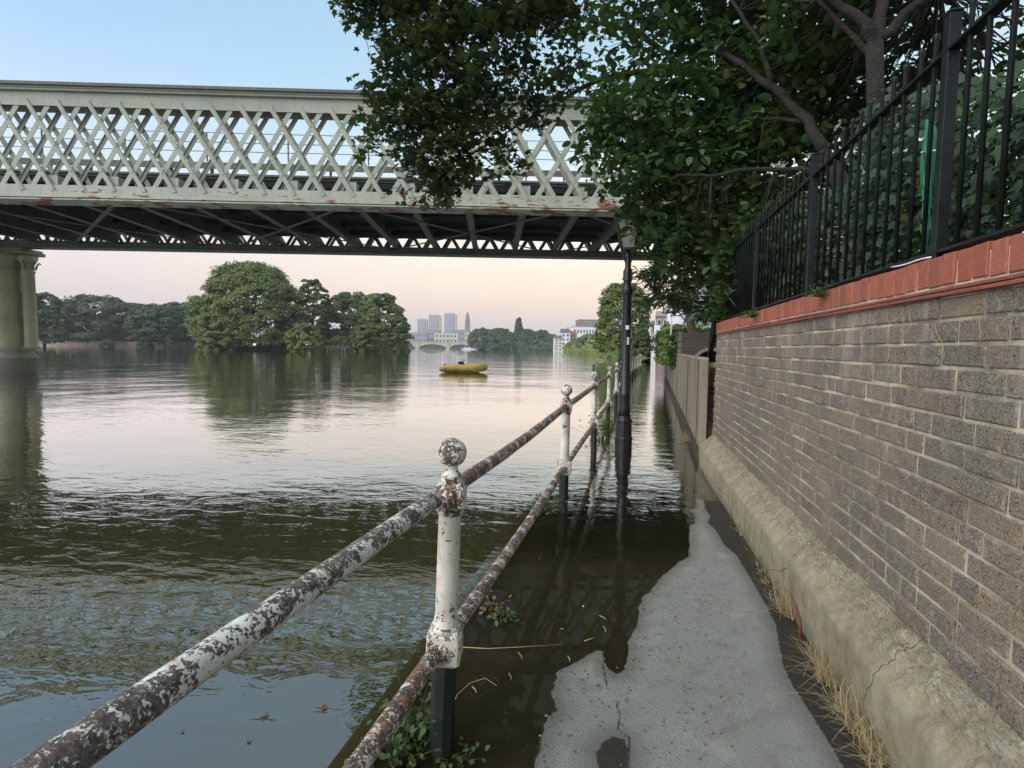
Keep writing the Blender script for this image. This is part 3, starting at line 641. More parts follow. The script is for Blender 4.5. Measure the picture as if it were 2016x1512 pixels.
def girder(n0, sgn, name_prefix, detail):
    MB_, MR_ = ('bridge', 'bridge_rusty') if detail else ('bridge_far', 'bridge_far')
    # chords: web plates each side of a 0.45 m box, flange plates, weathered cap with overhang
    for k, (z0, z1, t, nm, mt) in enumerate(((.03, .40, .02, 'bottom_chord_plate', MR_), (D-.56, D-.20, .02, 'top_chord_plate', MB_))):
        if not detail and k == 0: z1 = .27
        for n in (n0, n0+sgn*.45):
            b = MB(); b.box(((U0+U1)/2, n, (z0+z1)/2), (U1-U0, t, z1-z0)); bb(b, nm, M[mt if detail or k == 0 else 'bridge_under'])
    b = MB(); b.box(((U0+U1)/2, n0+sgn*.225, 0), (U1-U0, .66, .035)); bb(b, 'bottom_flange', M[MR_])
    b = MB(); b.box(((U0+U1)/2, n0+sgn*.225, D-.16), (U1-U0, .66, .05)); b.box(((U0+U1)/2, n0+sgn*.225, D-.115), (U1-U0, .72, .035)); bb(b, 'top_flange', M[MB_])
    b = MB(); b.box(((U0+U1)/2, n0+sgn*.225, D-.05), (U1-U0, .86, .09), ch=.01); bb(b, 'top_cap', M['bridge_cap'])
    b = MB(); b.box(((U0+U1)/2, n0-sgn*.05, .055), (U1-U0, .10, .014)); b.box(((U0+U1)/2, n0-sgn*.014, .10), (U1-U0, .012, .10)); bb(b, 'chord_angle', M[MR_])
    joined = MB(); riv = MB()
    for web, n in enumerate((n0, n0+sgn*.45)):
        for dr in (1, -1):
            off = -sgn*.018 if (dr > 0) == (web == 0) else sgn*.018
            kmax = int((U1-U0)/pitchL)
            for k in range(-2, kmax+1):
                ua = U0+k*pitchL + (run if dr > 0 else 0); ub = ua - dr*run
                a = Vector((ua if dr < 0 else ua-run, n+off, zl0-.10 if dr < 0 else zl1+.10)); c = Vector((a.x+run*1.0, n+off, zl1+.10 if dr < 0 else zl0-.10))
                if a.x < U0 or c.x > U1: continue
                b = MB(); b.bar(a, c, .125, .016, Vector((1, 0, 0)), 0); rb = Vector((.052 if dr > 0 else -.052, sgn*.022*(1 if off*sgn > 0 else -1)*(1 if not (web == 0 and dr > 0) else .6), 0)); b.bar(a+rb, c+rb, .014, .034, Vector((1, 0, 0)))
                if detail: bb(b, 'lattice_bar', M[MB_])
                else: joined.add(b.v, b.f)
        if web == 0 and detail:
            kmax = int((U1-U0)/pitchL); Hh = zl1-zl0+.2
            for k in range(0, kmax-1):
                for m_ in range(-1, 2):
                    q = (run+m_*pitchL)/(2*run); u = U0+k*pitchL+q*run; z = zl0-.1+q*Hh
                    if not (.03 < q < .97): continue
                    c0 = len(riv.v); riv.lathe([(.022, 0), (.020, .010), (.010, .016)], 6)
                    riv.v[c0:] = [(u+v[0], n-sgn*(.028+v[2]), z+v[1]) for v in riv.v[c0:]]
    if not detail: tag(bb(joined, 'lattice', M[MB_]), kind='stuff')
    elif riv.v: tag(bb(riv, 'rivets', M[MB_]), kind='stuff')
    return
girder(0, 1, 'near', True); girder(BWID, -1, 'far', False)
k = 0; u = U0+.55
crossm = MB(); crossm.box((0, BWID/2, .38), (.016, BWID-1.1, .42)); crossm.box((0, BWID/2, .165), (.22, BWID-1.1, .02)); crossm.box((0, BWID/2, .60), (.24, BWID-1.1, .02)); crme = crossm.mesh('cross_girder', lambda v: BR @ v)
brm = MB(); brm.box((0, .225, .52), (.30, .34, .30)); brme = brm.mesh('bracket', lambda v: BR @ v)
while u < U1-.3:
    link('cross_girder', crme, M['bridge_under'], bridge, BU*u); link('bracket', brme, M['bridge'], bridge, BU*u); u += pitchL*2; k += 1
def lat(mb, u0, u1, n0=.5, n1=BWID-.5, z=.145): mb.bar((u0, n0, z), (u1, n1, z), .13, .014, Vector((1, 0, 0)))
for i in range(-1, 6):
    u = U0+2+i*6.48
    for a, c in ((u, u+6.48), (u+6.48, u)):
        if min(a, c) < U0 or max(a, c) > U1: continue
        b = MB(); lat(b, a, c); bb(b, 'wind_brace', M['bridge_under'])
for n in (1.9, 3.1, 4.9, 6.1):
    b = MB(); b.box(((U0+U1)/2, n, .53), (U1-U0, .20, .12)); bb(b, 'rail_bearer', M['soot'])
b = MB(); b.box(((U0+U1)/2, BWID/2, .69), (U1-U0, BWID-1.0, .16)); bb(b, 'deck', M['soot'])
# walkway with handrail above the far girder
b = MB(); b.box(((U0+U1)/2, BWID-.3, D+.44), (U1-U0, .3, .12)); b.box(((U0+U1)/2, BWID-.46, D+.36), (U1-U0, .04, .24)); bb(b, 'walkway', M['bridge_cap'])
for z in (.88, 1.22, 1.60):
    b = MB(); P = [Vector((U0+(U1-U0)*i/20, BWID-.65, D+z-(.02*(i % 2) if z < 1.2 else 0))) for i in range(21)]; b.tube(P, .014, 6); bb(b, 'handrail', M['handrail_dark'])
u = U0+1
hp = MB(); hp.box((0, BWID-.65, D+1.04), (.045, .045, 1.14)); hpm = hp.mesh('handrail_post', lambda v: BR @ v); wk = MB(); wk.box((0, BWID-.3, D+.18), (.05, .2, .40)); wkm = wk.mesh('walkway_stool', lambda v: BR @ v)
while u < U1: link('handrail_post', hpm, M['handrail_dark'], bridge, BU*u); link('walkway_stool', wkm, M['handrail_dark'], bridge, BU*u); link('walkway_stool', wkm, M['handrail_dark'], bridge, BU*(u+1.6)); u += 3.24

# pier under the far girder: a big iron column flanked by slim ones on a moulded base
def pier(c, label):
    e = thing('bridge_pier', label, 'bridge pier', (c.x, c.y, 0), 'bridge piers'); top = BZ-.03
    b = MB()
    prof = [(1.0,-1.5),(1.0,.62),(1.05,.66),(1.05,.72),(.97,.78),(.90,.86),(.88,.95),(.93,1.0),(.93,1.06),(.88,1.10)]
    b.lathe([(r*1.0, z) for r, z in prof], 40, sx=1.24, sy=.78); b.build('base', M['pier'], e).rotation_euler.z = -YAW
    b = MB(); b.lathe([(.60,1.08),(.60,1.14),(.54,1.2),(.53,1.3),(.52,2.4),(.545,2.41),(.545,2.44),(.53,2.45),(.51,3.4),(.52,3.41),(.52,3.44),(.508,3.45),(.49,top-.95),(.54,top-.93),(.54,top-.87),(.50,top-.84),(.50,top-.62),(.56,top-.5),(.66,top-.42),(.74,top-.30),(.74,top-.22)], 36); b.build('column', M['pier_column'], e)
    for s in (-1, 1):
        cc = rgt0*s*.80 + fwd0*.12
        b = MB(); b.lathe([(.30,1.06),(.30,1.14),(.25,1.2),(.235,1.3),(.215,top-.95),(.25,top-.93),(.25,top-.88),(.22,top-.85),(.22,top-.62),(.26,top-.52),(.31,top-.44),(.35,top-.34),(.35,top-.22)], 24, c=cc); sc_ = b.build('slim_column', M['pier_column'], e)
        b = MB()
        for i in range(6):
            a = i*math.pi/3; p0 = cc+Vector((math.cos(a)*.24, math.sin(a)*.24, top-.80)); p1 = cc+Vector((math.cos(a)*.36, math.sin(a)*.36, top-.50)); b.tube([p0, p0.lerp(p1, .5)+Vector((0,0,.06)), p1, p1+Vector((math.cos(a)*.05, math.sin(a)*.05, -.06))], .035, 6)
        tag(b.build('capital_leaves', M['pier'], sc_), kind='stuff')
    b = MB(); b.box((0,0,top-.15), (2.42,1.1,.14), ch=.02); b.box((0,0,top-.04), (2.25,1.0,.10)); b.build('cap', M['pier'], e).rotation_euler.z = YAW
pc = at(23, 738, 22.9); pier(Vector((pc.x, pc.y, 0)), 'green iron bridge pier of clustered columns standing in the river')

# ------------------------------------------------------------------ yellow dinghy
g = at(912, 733, 29.0); dk = thing('dinghy', 'yellow inflatable dinghy with an outboard motor moored on the river', 'inflatable boat', (g.x, g.y, 0), None, YAW-math.radians(8))
b = MB(); L = 1.2
path_ = []
for i in range(41):
    a = i/40
    if a < .36: t = a/.36; path_.append((-1.18+t*1.75, -.50, .20+.02*math.sin(t*3)))
    elif a < .64: t = (a-.36)/.28; an = -math.pi/2+t*math.pi; path_.append((.57+.55*math.cos(an), .50*math.sin(an), .20+.13*math.cos(an)))
    else: t = (a-.64)/.36; path_.append((.57-t*1.75, .50, .20+.02*math.sin((1-t)*3)))
# stern cones
rr_ = [.08 + .15*min(1, i/3) for i in range(20)]; rr_ = rr_+[.23]+rr_[::-1]
b.tube(path_, rr_, 16); b.build('tube', M['yellow_rubber'], dk)
b = MB(); b.box((-.25,0,.06), (1.7,.8,.05)); b.build('floor', M['black_rubber'], dk)
b = MB(); b.box((-1.0,0,.26), (.05,.62,.36), ch=.01); b.build('transom', M['black_rubber'], dk)
b = MB(); b.box((.25,0,.36), (.30,.9,.07), ch=.02); b.build('seat', M['yellow_rubber'], dk)
b = MB(); b.box((-.14,.05,.52), (.30,.22,.17), ch=.05); b.tube([(-.02,.05,.56),(.06,.05,.66),(-.05,.05,.70)], .018, 6); b.tube([(-.05,.05,.46),(.06,.05,.40)], .05, 8); b.build('outboard_motor', M['black_rubber'], dk)
b = MB(); b.tube([(x, -.735, .20+.015*math.sin(x*9)) for x in np.linspace(-1.0, .5, 20)], .014, 5); b.build('grab_line', M['stone'], dk)
b = MB(); b.tube([(x, -.715, .10+.006*math.sin(x*5)) for x in np.linspace(-1.12, .62, 24)], .022, 6); b.build('rubbing_strake', M['black_rubber'], dk)
for x in (-.8, -.2, .4): b = MB(); b.box((x, -.725, .21), (.10, .03, .07), ch=.01); b.build('line_patch', M['black_rubber'], dk)
b = MB(); b.tube([(1.12, 0, .30), (1.35, .05, .12), (1.7, .1, -.05)], .012, 6); b.build('mooring_rope', M['stone'], dk)
# thin marker stake beside the railing
g = at(1167, 782, 14.5); b = MB(); b.tube([(0,0,-.5),(.005,0,.4),(0,0,.93)], .02, 7); tag(b.build('marker_stake', M['bark'], None, (g.x, g.y, 0)), 'thin dark stake rising from the water beyond the railing', 'stake')

# ------------------------------------------------------------------ far trees
def crown_pts(rx, ry, h, zb, nclump, per, cs, seed, flat=.75, base=.82, peak=.34, pw=.46):
    """clumps on and inside a lobed dome that comes down to its base; returns points and outward normals"""
    r = np.random.default_rng(seed); P = []; Nn = []
    ph = r.uniform(0, 6.28, 6); am = r.uniform(.03, .10, 6)
    for i in range(nclump):
        t = r.uniform(0, 1)**.9; a = r.uniform(0, 6.283)
        f = base+(1-base)*min(1, t/peak) if t < peak else max(0, 1-((t-peak)/(1-peak))**2)**pw
        lob = 1+sum(am[k]*math.sin((k % 3+2)*a+ph[k]+t*(3+k)) for k in range(6))*.8
        q = r.uniform(.55, 1.0)**.5 * min(lob, 1.12); c = np.array([math.cos(a)*rx*f*q, math.sin(a)*ry*f*q, zb+(h-cs*.6)*min(t*(1+.05*math.sin(5*a+ph[0])), 1)])
        d = np.array([math.cos(a)*f, math.sin(a)*f, .25+t]); d /= np.linalg.norm(d)
        k = int(per*r.uniform(.6, 1.4)); q = r.normal(size=(k, 3)); q /= np.linalg.norm(q, axis=1)[:, None]+1e-9; q[:, 2] = np.abs(q[:, 2])*flat-.2; q *= cs*r.uniform(.55, 1.3)*r.uniform(.6, 1, k)[:, None]
        P.append(c+q); n = q*.8/cs+d*.4; Nn.append(n/(np.linalg.norm(n, axis=1)[:, None]+1e-9))
    P = np.concatenate(P); P[:, 2] = np.maximum(P[:, 2], .05); return P, np.concatenate(Nn)
def far_tree(name, label, px, base_y, Z, wpx, top_y, mat, seed, group=None, leafs=None, zb=.0, nclump=90, per=110, trunk=True, depth=None, shape='clump', bark='bark', z_ground=0, rag=0, **crown):
    g = at(px, base_y, Z); hw = wpx/2/F_PX*Z; top = at(px, top_y, Z).z-z_ground; e = thing(name, label, 'tree', (g.x, g.y, z_ground), group)
    s = leafs or Z*1.9/F_PX*1.6; cs = max(hw*.17, s*1.2)
    nclump = int(nclump*1.9); P, N = crown_pts(hw*.98, depth or hw*.9, top*(1-zb), top*zb, nclump, per, cs, seed, **crown); P[:, 0:2] = P[:, 0:2]
    # sharper edges: stray sprigs
    me = leaf_mesh('crown', P, s, shape, nrm=N, up=.2); tag(link('crown', me, M[mat], e), kind='stuff')
    if trunk:
        r = random.Random(seed); b = MB(); tw = max(.12, top*.022); ln = r.uniform(-.04, .04)*top
        b.tube([(0,0,-1),(ln*.2,0,top*.25),(ln*.6,-.1,top*.55),(ln,0,top*.82)], [tw*1.3, tw, tw*.65, tw*.25], 9, jit=.15)
        for i in range(6):
            a = r.uniform(0, 6.28); z0 = top*r.uniform(.22, .6); q = hw*r.uniform(.4, .75)
            b.tube([(ln*z0/top,0,z0),(math.cos(a)*q*.5,math.sin(a)*q*.5,z0+top*.10),(math.cos(a)*q,math.sin(a)*q,z0+top*.22)], [tw*.5, tw*.34, tw*.12], 6)
        b.build('trunk', M[bark], e)
    return e
ISL = 'trees growing on the river island'
far_tree('island_tree', 'largest round dense tree on the river island, left of the others', 492, 690, 134, 212, 514, 'leaf_far_a', 3, ISL, nclump=330, per=120, zb=.06, depth=10)
far_tree('island_tree', 'low bushy tree with pale leaves at the left foot of the big island tree', 432, 690, 127, 84, 612, 'leaf_far_a', 4, ISL, nclump=90, per=90)
far_tree('island_tree', 'low willowy bush at the right foot of the big island tree', 600, 690, 124, 70, 636, 'leaf_far_a', 5, ISL, nclump=70, per=90)
far_tree('island_tree', 'tall narrow tree with a bare pale trunk beside the big island tree', 616, 690, 140, 72, 549, 'leaf_far_c', 6, ISL, nclump=120, per=70, zb=.12, bark='bark_pale')
far_tree('island_tree', 'broad dark tree in the middle of the right hand island group', 688, 690, 152, 124, 574, 'leaf_far_c', 7, ISL, nclump=170, per=100)
far_tree('island_tree', 'rounded tree at the right end of the island, sloping to the water', 750, 690, 150, 112, 576, 'leaf_far_a', 8, ISL, nclump=170, per=100)
far_tree('island_tree', 'small low tree overhanging the water at the very right tip of the island', 782, 690, 146, 44, 618, 'leaf_far_c', 9, ISL, nclump=60, per=80)
far_tree('island_tree', 'small pale sapling in front of the dark right hand island trees', 716, 690, 140, 50, 640, 'leaf_far_a', 10, ISL, nclump=50, per=70)
g0 = at(500, 690, 140); b = MB()
b.lathe([(1, -1.5), (1, .02), (.9, .22), (.5, .3)], 40, sx=26, sy=10); o = b.build('island_bank', M['mud'], None, (at(575,690,146).x, at(575,690,146).y, 0)); o.rotation_euler.z = YAW; tag(o, kind='structure')
# small sign and timber staging on the island shore
g = at(501, 676, 122); sg = thing('warning_sign', 'tiny white board sign on a post before the big island tree', 'sign', (g.x, g.y, 0)); b = MB(); b.box((0,0,1.5), (.7,.05,.5)); b.build('board', M['white_paint'], sg).rotation_euler.z = YAW; b = MB(); b.tube([(0,.06,-1),(0,.06,1.8)], .06, 6); b.build('post', M['bark'], sg)
M['timber'] = mat_plain('weathered_timber', c4(.17,.15,.12), .9)
g = at(664, 690, 134); dkk = thing('timber_staging', 'low timber landing stage at the shore between the island trees', 'jetty', (g.x, g.y, 0), None, YAW)
b = MB(); b.box((0,0,.95), (4.4,1.6,.12)); b.build('deck', M['timber'], dkk)
for i in range(6): b = MB(); b.box((-2.1+i*.84,-.8,.1), (.16,.16,2.2)); b.build('post', M['timber'], dkk)
b = MB(); b.box((0,-.8,1.25), (4.4,.08,.10)); b.build('rail', M['timber'], dkk)
# left bank
rv = MB(); pA, pB = at(-300, 684, 205), at(420, 686, 215); d = (pB-pA); d.z = 0; L = d.length; d.normalize(); nn = Vector((-d.y, d.x, 0))
def quadstrip(name, A, B_, prof, mat, kind='structure', seg=40, jit=0):
    b = MB(); dd = (B_-A); vs = []
    for i in range(seg+1):
        p = A+dd*(i/seg)
        for off, z in prof: vs.append((p.x+nn_[0]*off, p.y+nn_[1]*off, z+random.uniform(-jit, jit)))
    k = len(prof); fs = [(i*k+j, (i+1)*k+j, (i+1)*k+j+1, i*k+j+1) for i in range(seg) for j in range(k-1)]
    b.add(vs, fs); return tag(b.build(name, mat), kind=kind)
nn_ = nn
quadstrip('left_river_bank', pA, pB, [(0,-1.6),(.2,0),(1.2,2.15),(1.5,2.2),(6,2.4)], M['towpath'], jit=.12)
quadstrip('left_bank_terrain', pA+nn*5, pB+nn*5, [(0,2.0),(40,3),(400,6)], M['grass_bank'])
LB = 'trees lining the left river bank'
lab = ['tree at the far left of the bank, partly behind the bridge pier', 'tall domed tree, highest on the left bank', 'dark tree just right of the highest bank tree', 'mid height tree near the centre of the left bank row', 'tree in the left bank row with a tuft poking above it', 'low tree in the left bank row before the island', 'last bank tree seen before the island hides the row', 'narrow bank tree at the edge of the pier', 'shadowy tree filling the gap left of the domed bank tree']
for i, (px, w, ty) in enumerate([(88,70,576),(192,120,577),(262,92,594),(312,84,598),(352,66,594),(384,70,604),(420,70,600),(60,60,592),(140,70,592)]):
    far_tree('bank_tree', lab[i], px, 683, 208+(i%3)*7 - (45 if i == 0 else 0), w*1.3, ty, 'leaf_far_b', 20+i, LB, nclump=110, per=80, zb=.06, z_ground=2.0 if i else .3)
lb2 = ['scrubby bush on the stone revetment, nearest the pier', 'middle bush growing on the stone revetment of the left bank', 'bush on the revetment nearest the island']
for i, (px, w, ty) in enumerate([(212,30,668),(285,26,671),(335,34,668)]):
    far_tree('shrub', lb2[i], px, 684, 203, w, ty, 'leaf_far_b', 40+i, 'bushes on the left bank revetment', nclump=14, per=60, trunk=False)['category'] = 'bush'
def undergrowth(name, pa_, pb_, n, hmax, depth, size, mat, z0=0):
    P = []; d = pb_-pa_
    for _ in range(n):
        t = rng.random(); hh = hmax*(.55+.3*math.sin(t*23)+.15*math.sin(t*61)); P.append((pa_.x+d.x*t+fwd0.x*rng.uniform(0, depth), pa_.y+d.y*t+fwd0.y*rng.uniform(0, depth), z0+rng.uniform(0, 1)*hh))
    return tag(link(name, leaf_mesh(name, P, size, 'clump', up=.3, nrm=np.tile(np.array([[-fwd0.x, -fwd0.y, .3]]), (len(P), 1))), M[mat]), kind='stuff')
undergrowth('island_undergrowth', at(392, 690, 128), at(800, 690, 146), 12000, 4.2, 3, .55, 'leaf_far_a')
undergrowth('bank_undergrowth', at(-100, 684, 207), at(425, 686, 217), 12000, 7.5, 9, .8, 'leaf_far_b', 2.0)
undergrowth('far_bank_undergrowth', at(930, 688, 452), at(1092, 690, 395), 3500, 7, 6, 1.8, 'leaf_far_b', .5)
undergrowth('waterside_undergrowth', at(1112, 695, 240), at(1268, 706, 62), 9000, 2.4, 3, .5, 'leaf_willow', .2)
# ------------------------------------------------------------------ far bank beyond the road bridge
nn_ = Vector((fwd0.x, fwd0.y)); 
quadstrip('far_bank', at(740,686,735), at(975,688,660), [(0,-.9),(0,.1),(2,2.0),(400,12)], M['grass_bank'])
undergrowth('far_shore_trees', at(740,686,738), at(940,688,670), 2600, 6, 6, 3.0, 'leaf_far_b', 1)
quadstrip('wooded_bank', at(925,688,470), at(1180,693,380), [(0,-1.5),(0,.2),(3,1.6),(250,8)], M['grass_bank'])
rb0, rb1 = at(1090,695,330), at(1400,700,90)
FB = 'dark trees on the wooded far bank'
lab = ['leftmost tree of the far wooded bank, beside the moored boat', 'broad low tree on the far bank left of the poplar', 'tree just left of the tall poplar on the far bank', 'tree just right of the poplar on the far bank', 'second tree right of the poplar on the far bank', 'sparse tree beside the white riverside houses']
for i, (px, w, ty) in enumerate([(950,60,646),(985,62,646),(1004,44,655),(1040,38,648),(1066,40,650),(1086,30,658)]):
    far_tree('bank_tree', lab[i], px, 688, 440-i*6, w, ty, 'leaf_far_b', 60+i, FB, nclump=150, per=60, trunk=False, base=1.0)
far_tree('poplar_tree', 'tall narrow poplar standing above the far bank trees', 1021, 688, 430, 15, 625, 'leaf_far_b', 70, None, nclump=90, per=60, trunk=False, base=.7, peak=.4, pw=1.0)

# road bridge with three flat stone arches
def road_bridge():
    A = at(770, 686.5, 640); B_ = at(912, 687, 600); e = thing('road_bridge', 'distant low stone arched road bridge under the tower blocks', 'bridge', (A.x, A.y, 0)); d = B_-A; d.z = 0; L = d.length; u = d.normalized(); n = Vector((-u.y, u.x, 0)); R = Matrix((u, n, up0)).transposed()
    top = lambda x: 8.0-1.6*abs(x/L-.35); spans = [(-.02, .36), (.40, .78), (.82, 1.12)]
    b = MB(); N_ = 24
    for s0, s1 in spans:
        vs = []; w = (s1-s0)*L
        for i in range(N_+1):
            t = i/N_; x = s0*L+w*t; za = 5.6*math.sqrt(max(0, 1-(2*t-1)**2))*.95-.2; vs += [(x, 0, za), (x, 0, top(x)), (x, 9, za), (x, 9, top(x))]
        fs = []
        for i in range(N_): a = i*4; fs += [(a, a+4, a+5, a+1), (a+6, a+2, a+3, a+7), (a+4, a, a+2, a+6), (a+1, a+5, a+7, a+3)]
        b.add(vs, fs)
    link('arches', b.mesh('arches', lambda v: R @ v), M['stone'], e)
    for x in (.38, .80): b = MB(); b.box((x*L, 4.5, 3), (.05*L, 11, 8)); link('pier', b.mesh('pier', lambda v: R @ v), M['stone'], e)
    b = MB(); b.box((L*.5, -.2, 7.7), (L*1.2, .5, .5)); link('parapet', b.mesh('parapet', lambda v: R @ v), M['stone'], e)
road_bridge()

# ------------------------------------------------------------------ buildings
def facade(e, x0, x1, z0, z1, y, nx, nz, ww, wh, frame='white_paint', glass='window', sill=True, skip=()):
    """windows proud of the front face: frame with pane sub-part"""
    f = MB(); f.box((0,0,0), (ww, .08, wh)); fm = f.mesh('window'); p = MB(); p.box((0,-.03,0), (ww*.82, .05, wh*.84)); pm_ = p.mesh('pane')
    for i in range(nx):
        for j in range(nz):
            if (i, j) in skip: continue
            o = link('window', fm, M[frame], e, (x0+(x1-x0)*(i+.5)/nx, y-.04, z0+(z1-z0)*(j+.5)/nz)); q = link('pane', pm_, M[glass], o)
def block(name, label, px, base_y, Z, wpx, top_y, depth, mat, cat='building', nx=4, nz=4, roof=None, group=None, zg=0, end=None, ww=None, frame='white_paint', rz=0, side=False):
    g = at(px, base_y, Z); w = wpx/F_PX*Z; top = at(px, top_y, Z).z; e = thing(name, label, cat, (g.x, g.y, zg), group, YAW+rz); hgt = top-zg
    b = MB(); b.box((0, depth/2, hgt/2-1), (w, depth, hgt+2)); b.build('wall', M[mat], e)
    if nx: facade(e, -w*.47, w*.47, hgt*.06, hgt*.97, 0, nx, nz, ww or w/nx*.55, hgt/nz*.5, frame)
    if side:
        f = MB(); f.box((0,0,0), (.08, .9, hgt/nz*.5)); fm = f.mesh('window'); p = MB(); p.box((-.03,0,0), (.05, .74, hgt/nz*.42)); pm_ = p.mesh('pane')
        for i in range(3):
            for j in range(nz): o = link('window', fm, M[frame], e, (-w/2-.04, depth*(i+.6)/3.2, hgt*(j+.5)/nz)); link('pane', pm_, M['window'], o)
    if roof == 'flat': b = MB(); b.box((0, depth/2, hgt+.25), (w*1.03, depth*1.03, .5)); b.build('roof', M['grey_wall'], e)
    elif roof:
        b = MB(); rh = hgt*.22; b.add([(-w*.52,-.4,hgt),(w*.52,-.4,hgt),(w*.52,depth+.4,hgt),(-w*.52,depth+.4,hgt),(-w*.52,depth/2,hgt+rh),(w*.52,depth/2,hgt+rh)], [(0,1,5,4),(2,3,4,5),(0,4,3),(1,2,5),(3,2,1,0)]); rf = b.build('roof', M[roof], e)
        b = MB(); b.box((w*.3, depth/2, hgt+rh), (w*.12, 1, rh*.8)); b.build('chimney', M['brown_wall'], rf)
    if end:
        b = MB(); b.box((w*.5+w*.13, depth*.45, hgt*.49-1), (w*.26, depth*.7, hgt*.98+2)); b.build('end_wing', M[end], e)
    return e
TB = 'tower blocks on the skyline'
for px, w, ty, lb in [(829,15,628,'shortest and leftmost of the three pale tower blocks'),(853,19,620,'middle one of the three pale tower blocks on the skyline'),(884,19,617,'tallest and rightmost of the three pale tower blocks')]:
    e = block('tower_block', lb, px, 686, 1150, w, ty, 18, 'tower_wall', 'tower block', 5, 14, 'flat', TB, end='tower_warm', frame='tower_wall')
g = at(920, 686, 1000); st = thing('standpipe_tower', 'slender brick campanile style water tower right of the tower blocks', 'tower', (g.x, g.y, 0)); hh = at(920, 614, 1000).z
b = MB(); b.box((0,0,hh*.36), (8.5,8.5,hh*.76), Euler((0,0,YAW)).to_matrix()); b.build('shaft', M['brown_wall'], st)
b = MB(); b.lathe([(4.4,hh*.74),(4.6,hh*.78),(4.1,hh*.80),(3.6,hh*.87),(3.0,hh*.88),(2.6,hh*.94),(1.2,hh*.98),(.2,hh)], 12, smooth=False); b.build('belfry', M['brown_wall'], st)
LOW = 'low buildings behind the road bridge'
for px, w, ty, Z, mt, lb in [(822,36,655,760,'grey_wall','glassy low office building at the left end of the road bridge'),(850,30,651,790,'grey_wall','grey flat roofed block below the middle tower block'),(878,46,656,740,'cream_wall','long cream building with rows of windows behind the road bridge'),(905,34,650,800,'grey_wall','curved roof grey building below the tallest tower block'),(925,22,655,720,'cream_wall','cream building below the slender brick tower')]:
    block('low_building', lb, px, 686, Z, w, ty, 14, mt, 'building', 6, 3, 'flat', LOW)
# moored boat by the far bank
g = at(922, 689, 420); bt = thing('moored_boat', 'white cabin boat moored beside the far wooded bank', 'boat', (g.x, g.y, 0), None, YAW); bt.scale = (.75, .75, .6)
b = MB(); b.add([(-7,-1.5,0),(6,-1.5,0),(8.5,0,.2),(6,1.5,0),(-7,1.5,0),(-7.2,-1.8,1.4),(6.4,-1.8,1.6),(9.5,0,2),(6.4,1.8,1.6),(-7.2,1.8,1.4)], [(0,1,6,5),(1,2,7,6),(2,3,8,7),(3,4,9,8),(4,0,5,9),(5,6,7,8,9),(4,3,2,1,0)]); b.build('hull', M['white_paint'], bt)
b = MB(); b.box((-1,0,2.4), (7,2.6,1.8), ch=.1); b.build('cabin', M['white_paint'], bt)
b = MB(); b.box((-1,0,2.6), (6.2,2.7,.7)); b.build('cabin_windows', M['window'], bt); b = MB(); b.tube([(1,0,3.2),(1,0,7)], .08, 6); b.build('mast', M['brown_wall'], bt)
# white riverside houses, hill blocks
WH = 'white riverside houses in the distance'
for px, w, ty, Z, mt, lb, rf in [(1099,16,666,330,'cream_wall','small cream house at the left of the riverside house group','slate'),(1113,18,655,345,'white_wall','tall white riverside house with dark window openings','slate'),(1127,16,658,350,'brown_wall','brown house tucked behind the tall white riverside house','red_roof')]:
    block('riverside_house', lb, px, 694, Z, w, ty, 9, mt, 'house', 2, 4, rf, WH)
block('apartment_block', 'brown flat roofed apartment block above the far riverside trees', 1156, 692, 420, 36, 630, 20, 'brown_wall', 'apartment block', 8, 6, 'flat')
block('apartment_block', 'long white building just below the brown apartment block', 1152, 692, 400, 50, 644, 12, 'white_wall', 'apartment block', 8, 3, 'flat')
nn_ = Vector((.97, .25)); quadstrip('right_river_bank', at(1110,695,300), at(1262,706,60), [(0,-1.5),(0,.1),(1.2,.5),(60,1.2)], M['grass_bank'])
WG = 'willows overhanging the right bank'
for px, w, ty, Z, lb in [(1140,60,668,235,'leftmost pale willow bush on the right bank'),(1162,62,657,215,'rounded pale willow bush behind the riverside tree')]:
    far_tree('willow_bush', lb, px, 696, Z, w, ty, 'leaf_willow', 80+px, WG, nclump=80, per=60, trunk=False)['category'] = 'bush'
far_tree('riverside_tree', 'single leafy riverside tree rising behind the lamp post', 1224, 706, 72, 108, 556, 'leaf_far_a', 95, None, nclump=240, per=70, zb=.10, leafs=.26, shape='oval', depth=3.2)
far_tree('riverside_tree', 'smaller bush at the foot of the leafy riverside tree', 1262, 706, 64, 40, 652, 'leaf_far_b', 96, None, nclump=50, per=60, leafs=.25, shape='oval', trunk=False)

# ------------------------------------------------------------------ right bank behind and beyond the wall
tag(MB().box((5.2, 1.6, .7), (7.9, 9.4, 1.5)).build('garden_ground', M['soil']), kind='structure')
def W2(Z, z, off=0.0):
    Xc = 2.31+.262*(Z-6.6)+off; p = rgt0*Xc + fwd0*Z; return Vector((p.x, p.y, z))
w2 = thing('flood_wall', 'long stained concrete flood wall along the path beyond the brick wall', 'flood wall', W2(6.6, 0)); w2o = W2(6.6, 0)
def w2box(Z0, Z1, z0, z1, name, mat, th=.26, off=0):
    b = MB(); a, c = W2(Z0, 0, off), W2(Z1, 0, off); d = (c-a).normalized(); n = Vector((d.y, -d.x, 0)); vs = [p+n*k+Vector((0, 0, z)) for z in (z0, z1) for p, k in ((a, 0), (c, 0), (c, th), (a, th))]
    b.add([v-w2o for v in vs], [(3,2,1,0),(4,5,6,7),(0,1,5,4),(1,2,6,5),(2,3,7,6),(3,0,4,7)]); return link(name, b.mesh(name), M[mat], w2)
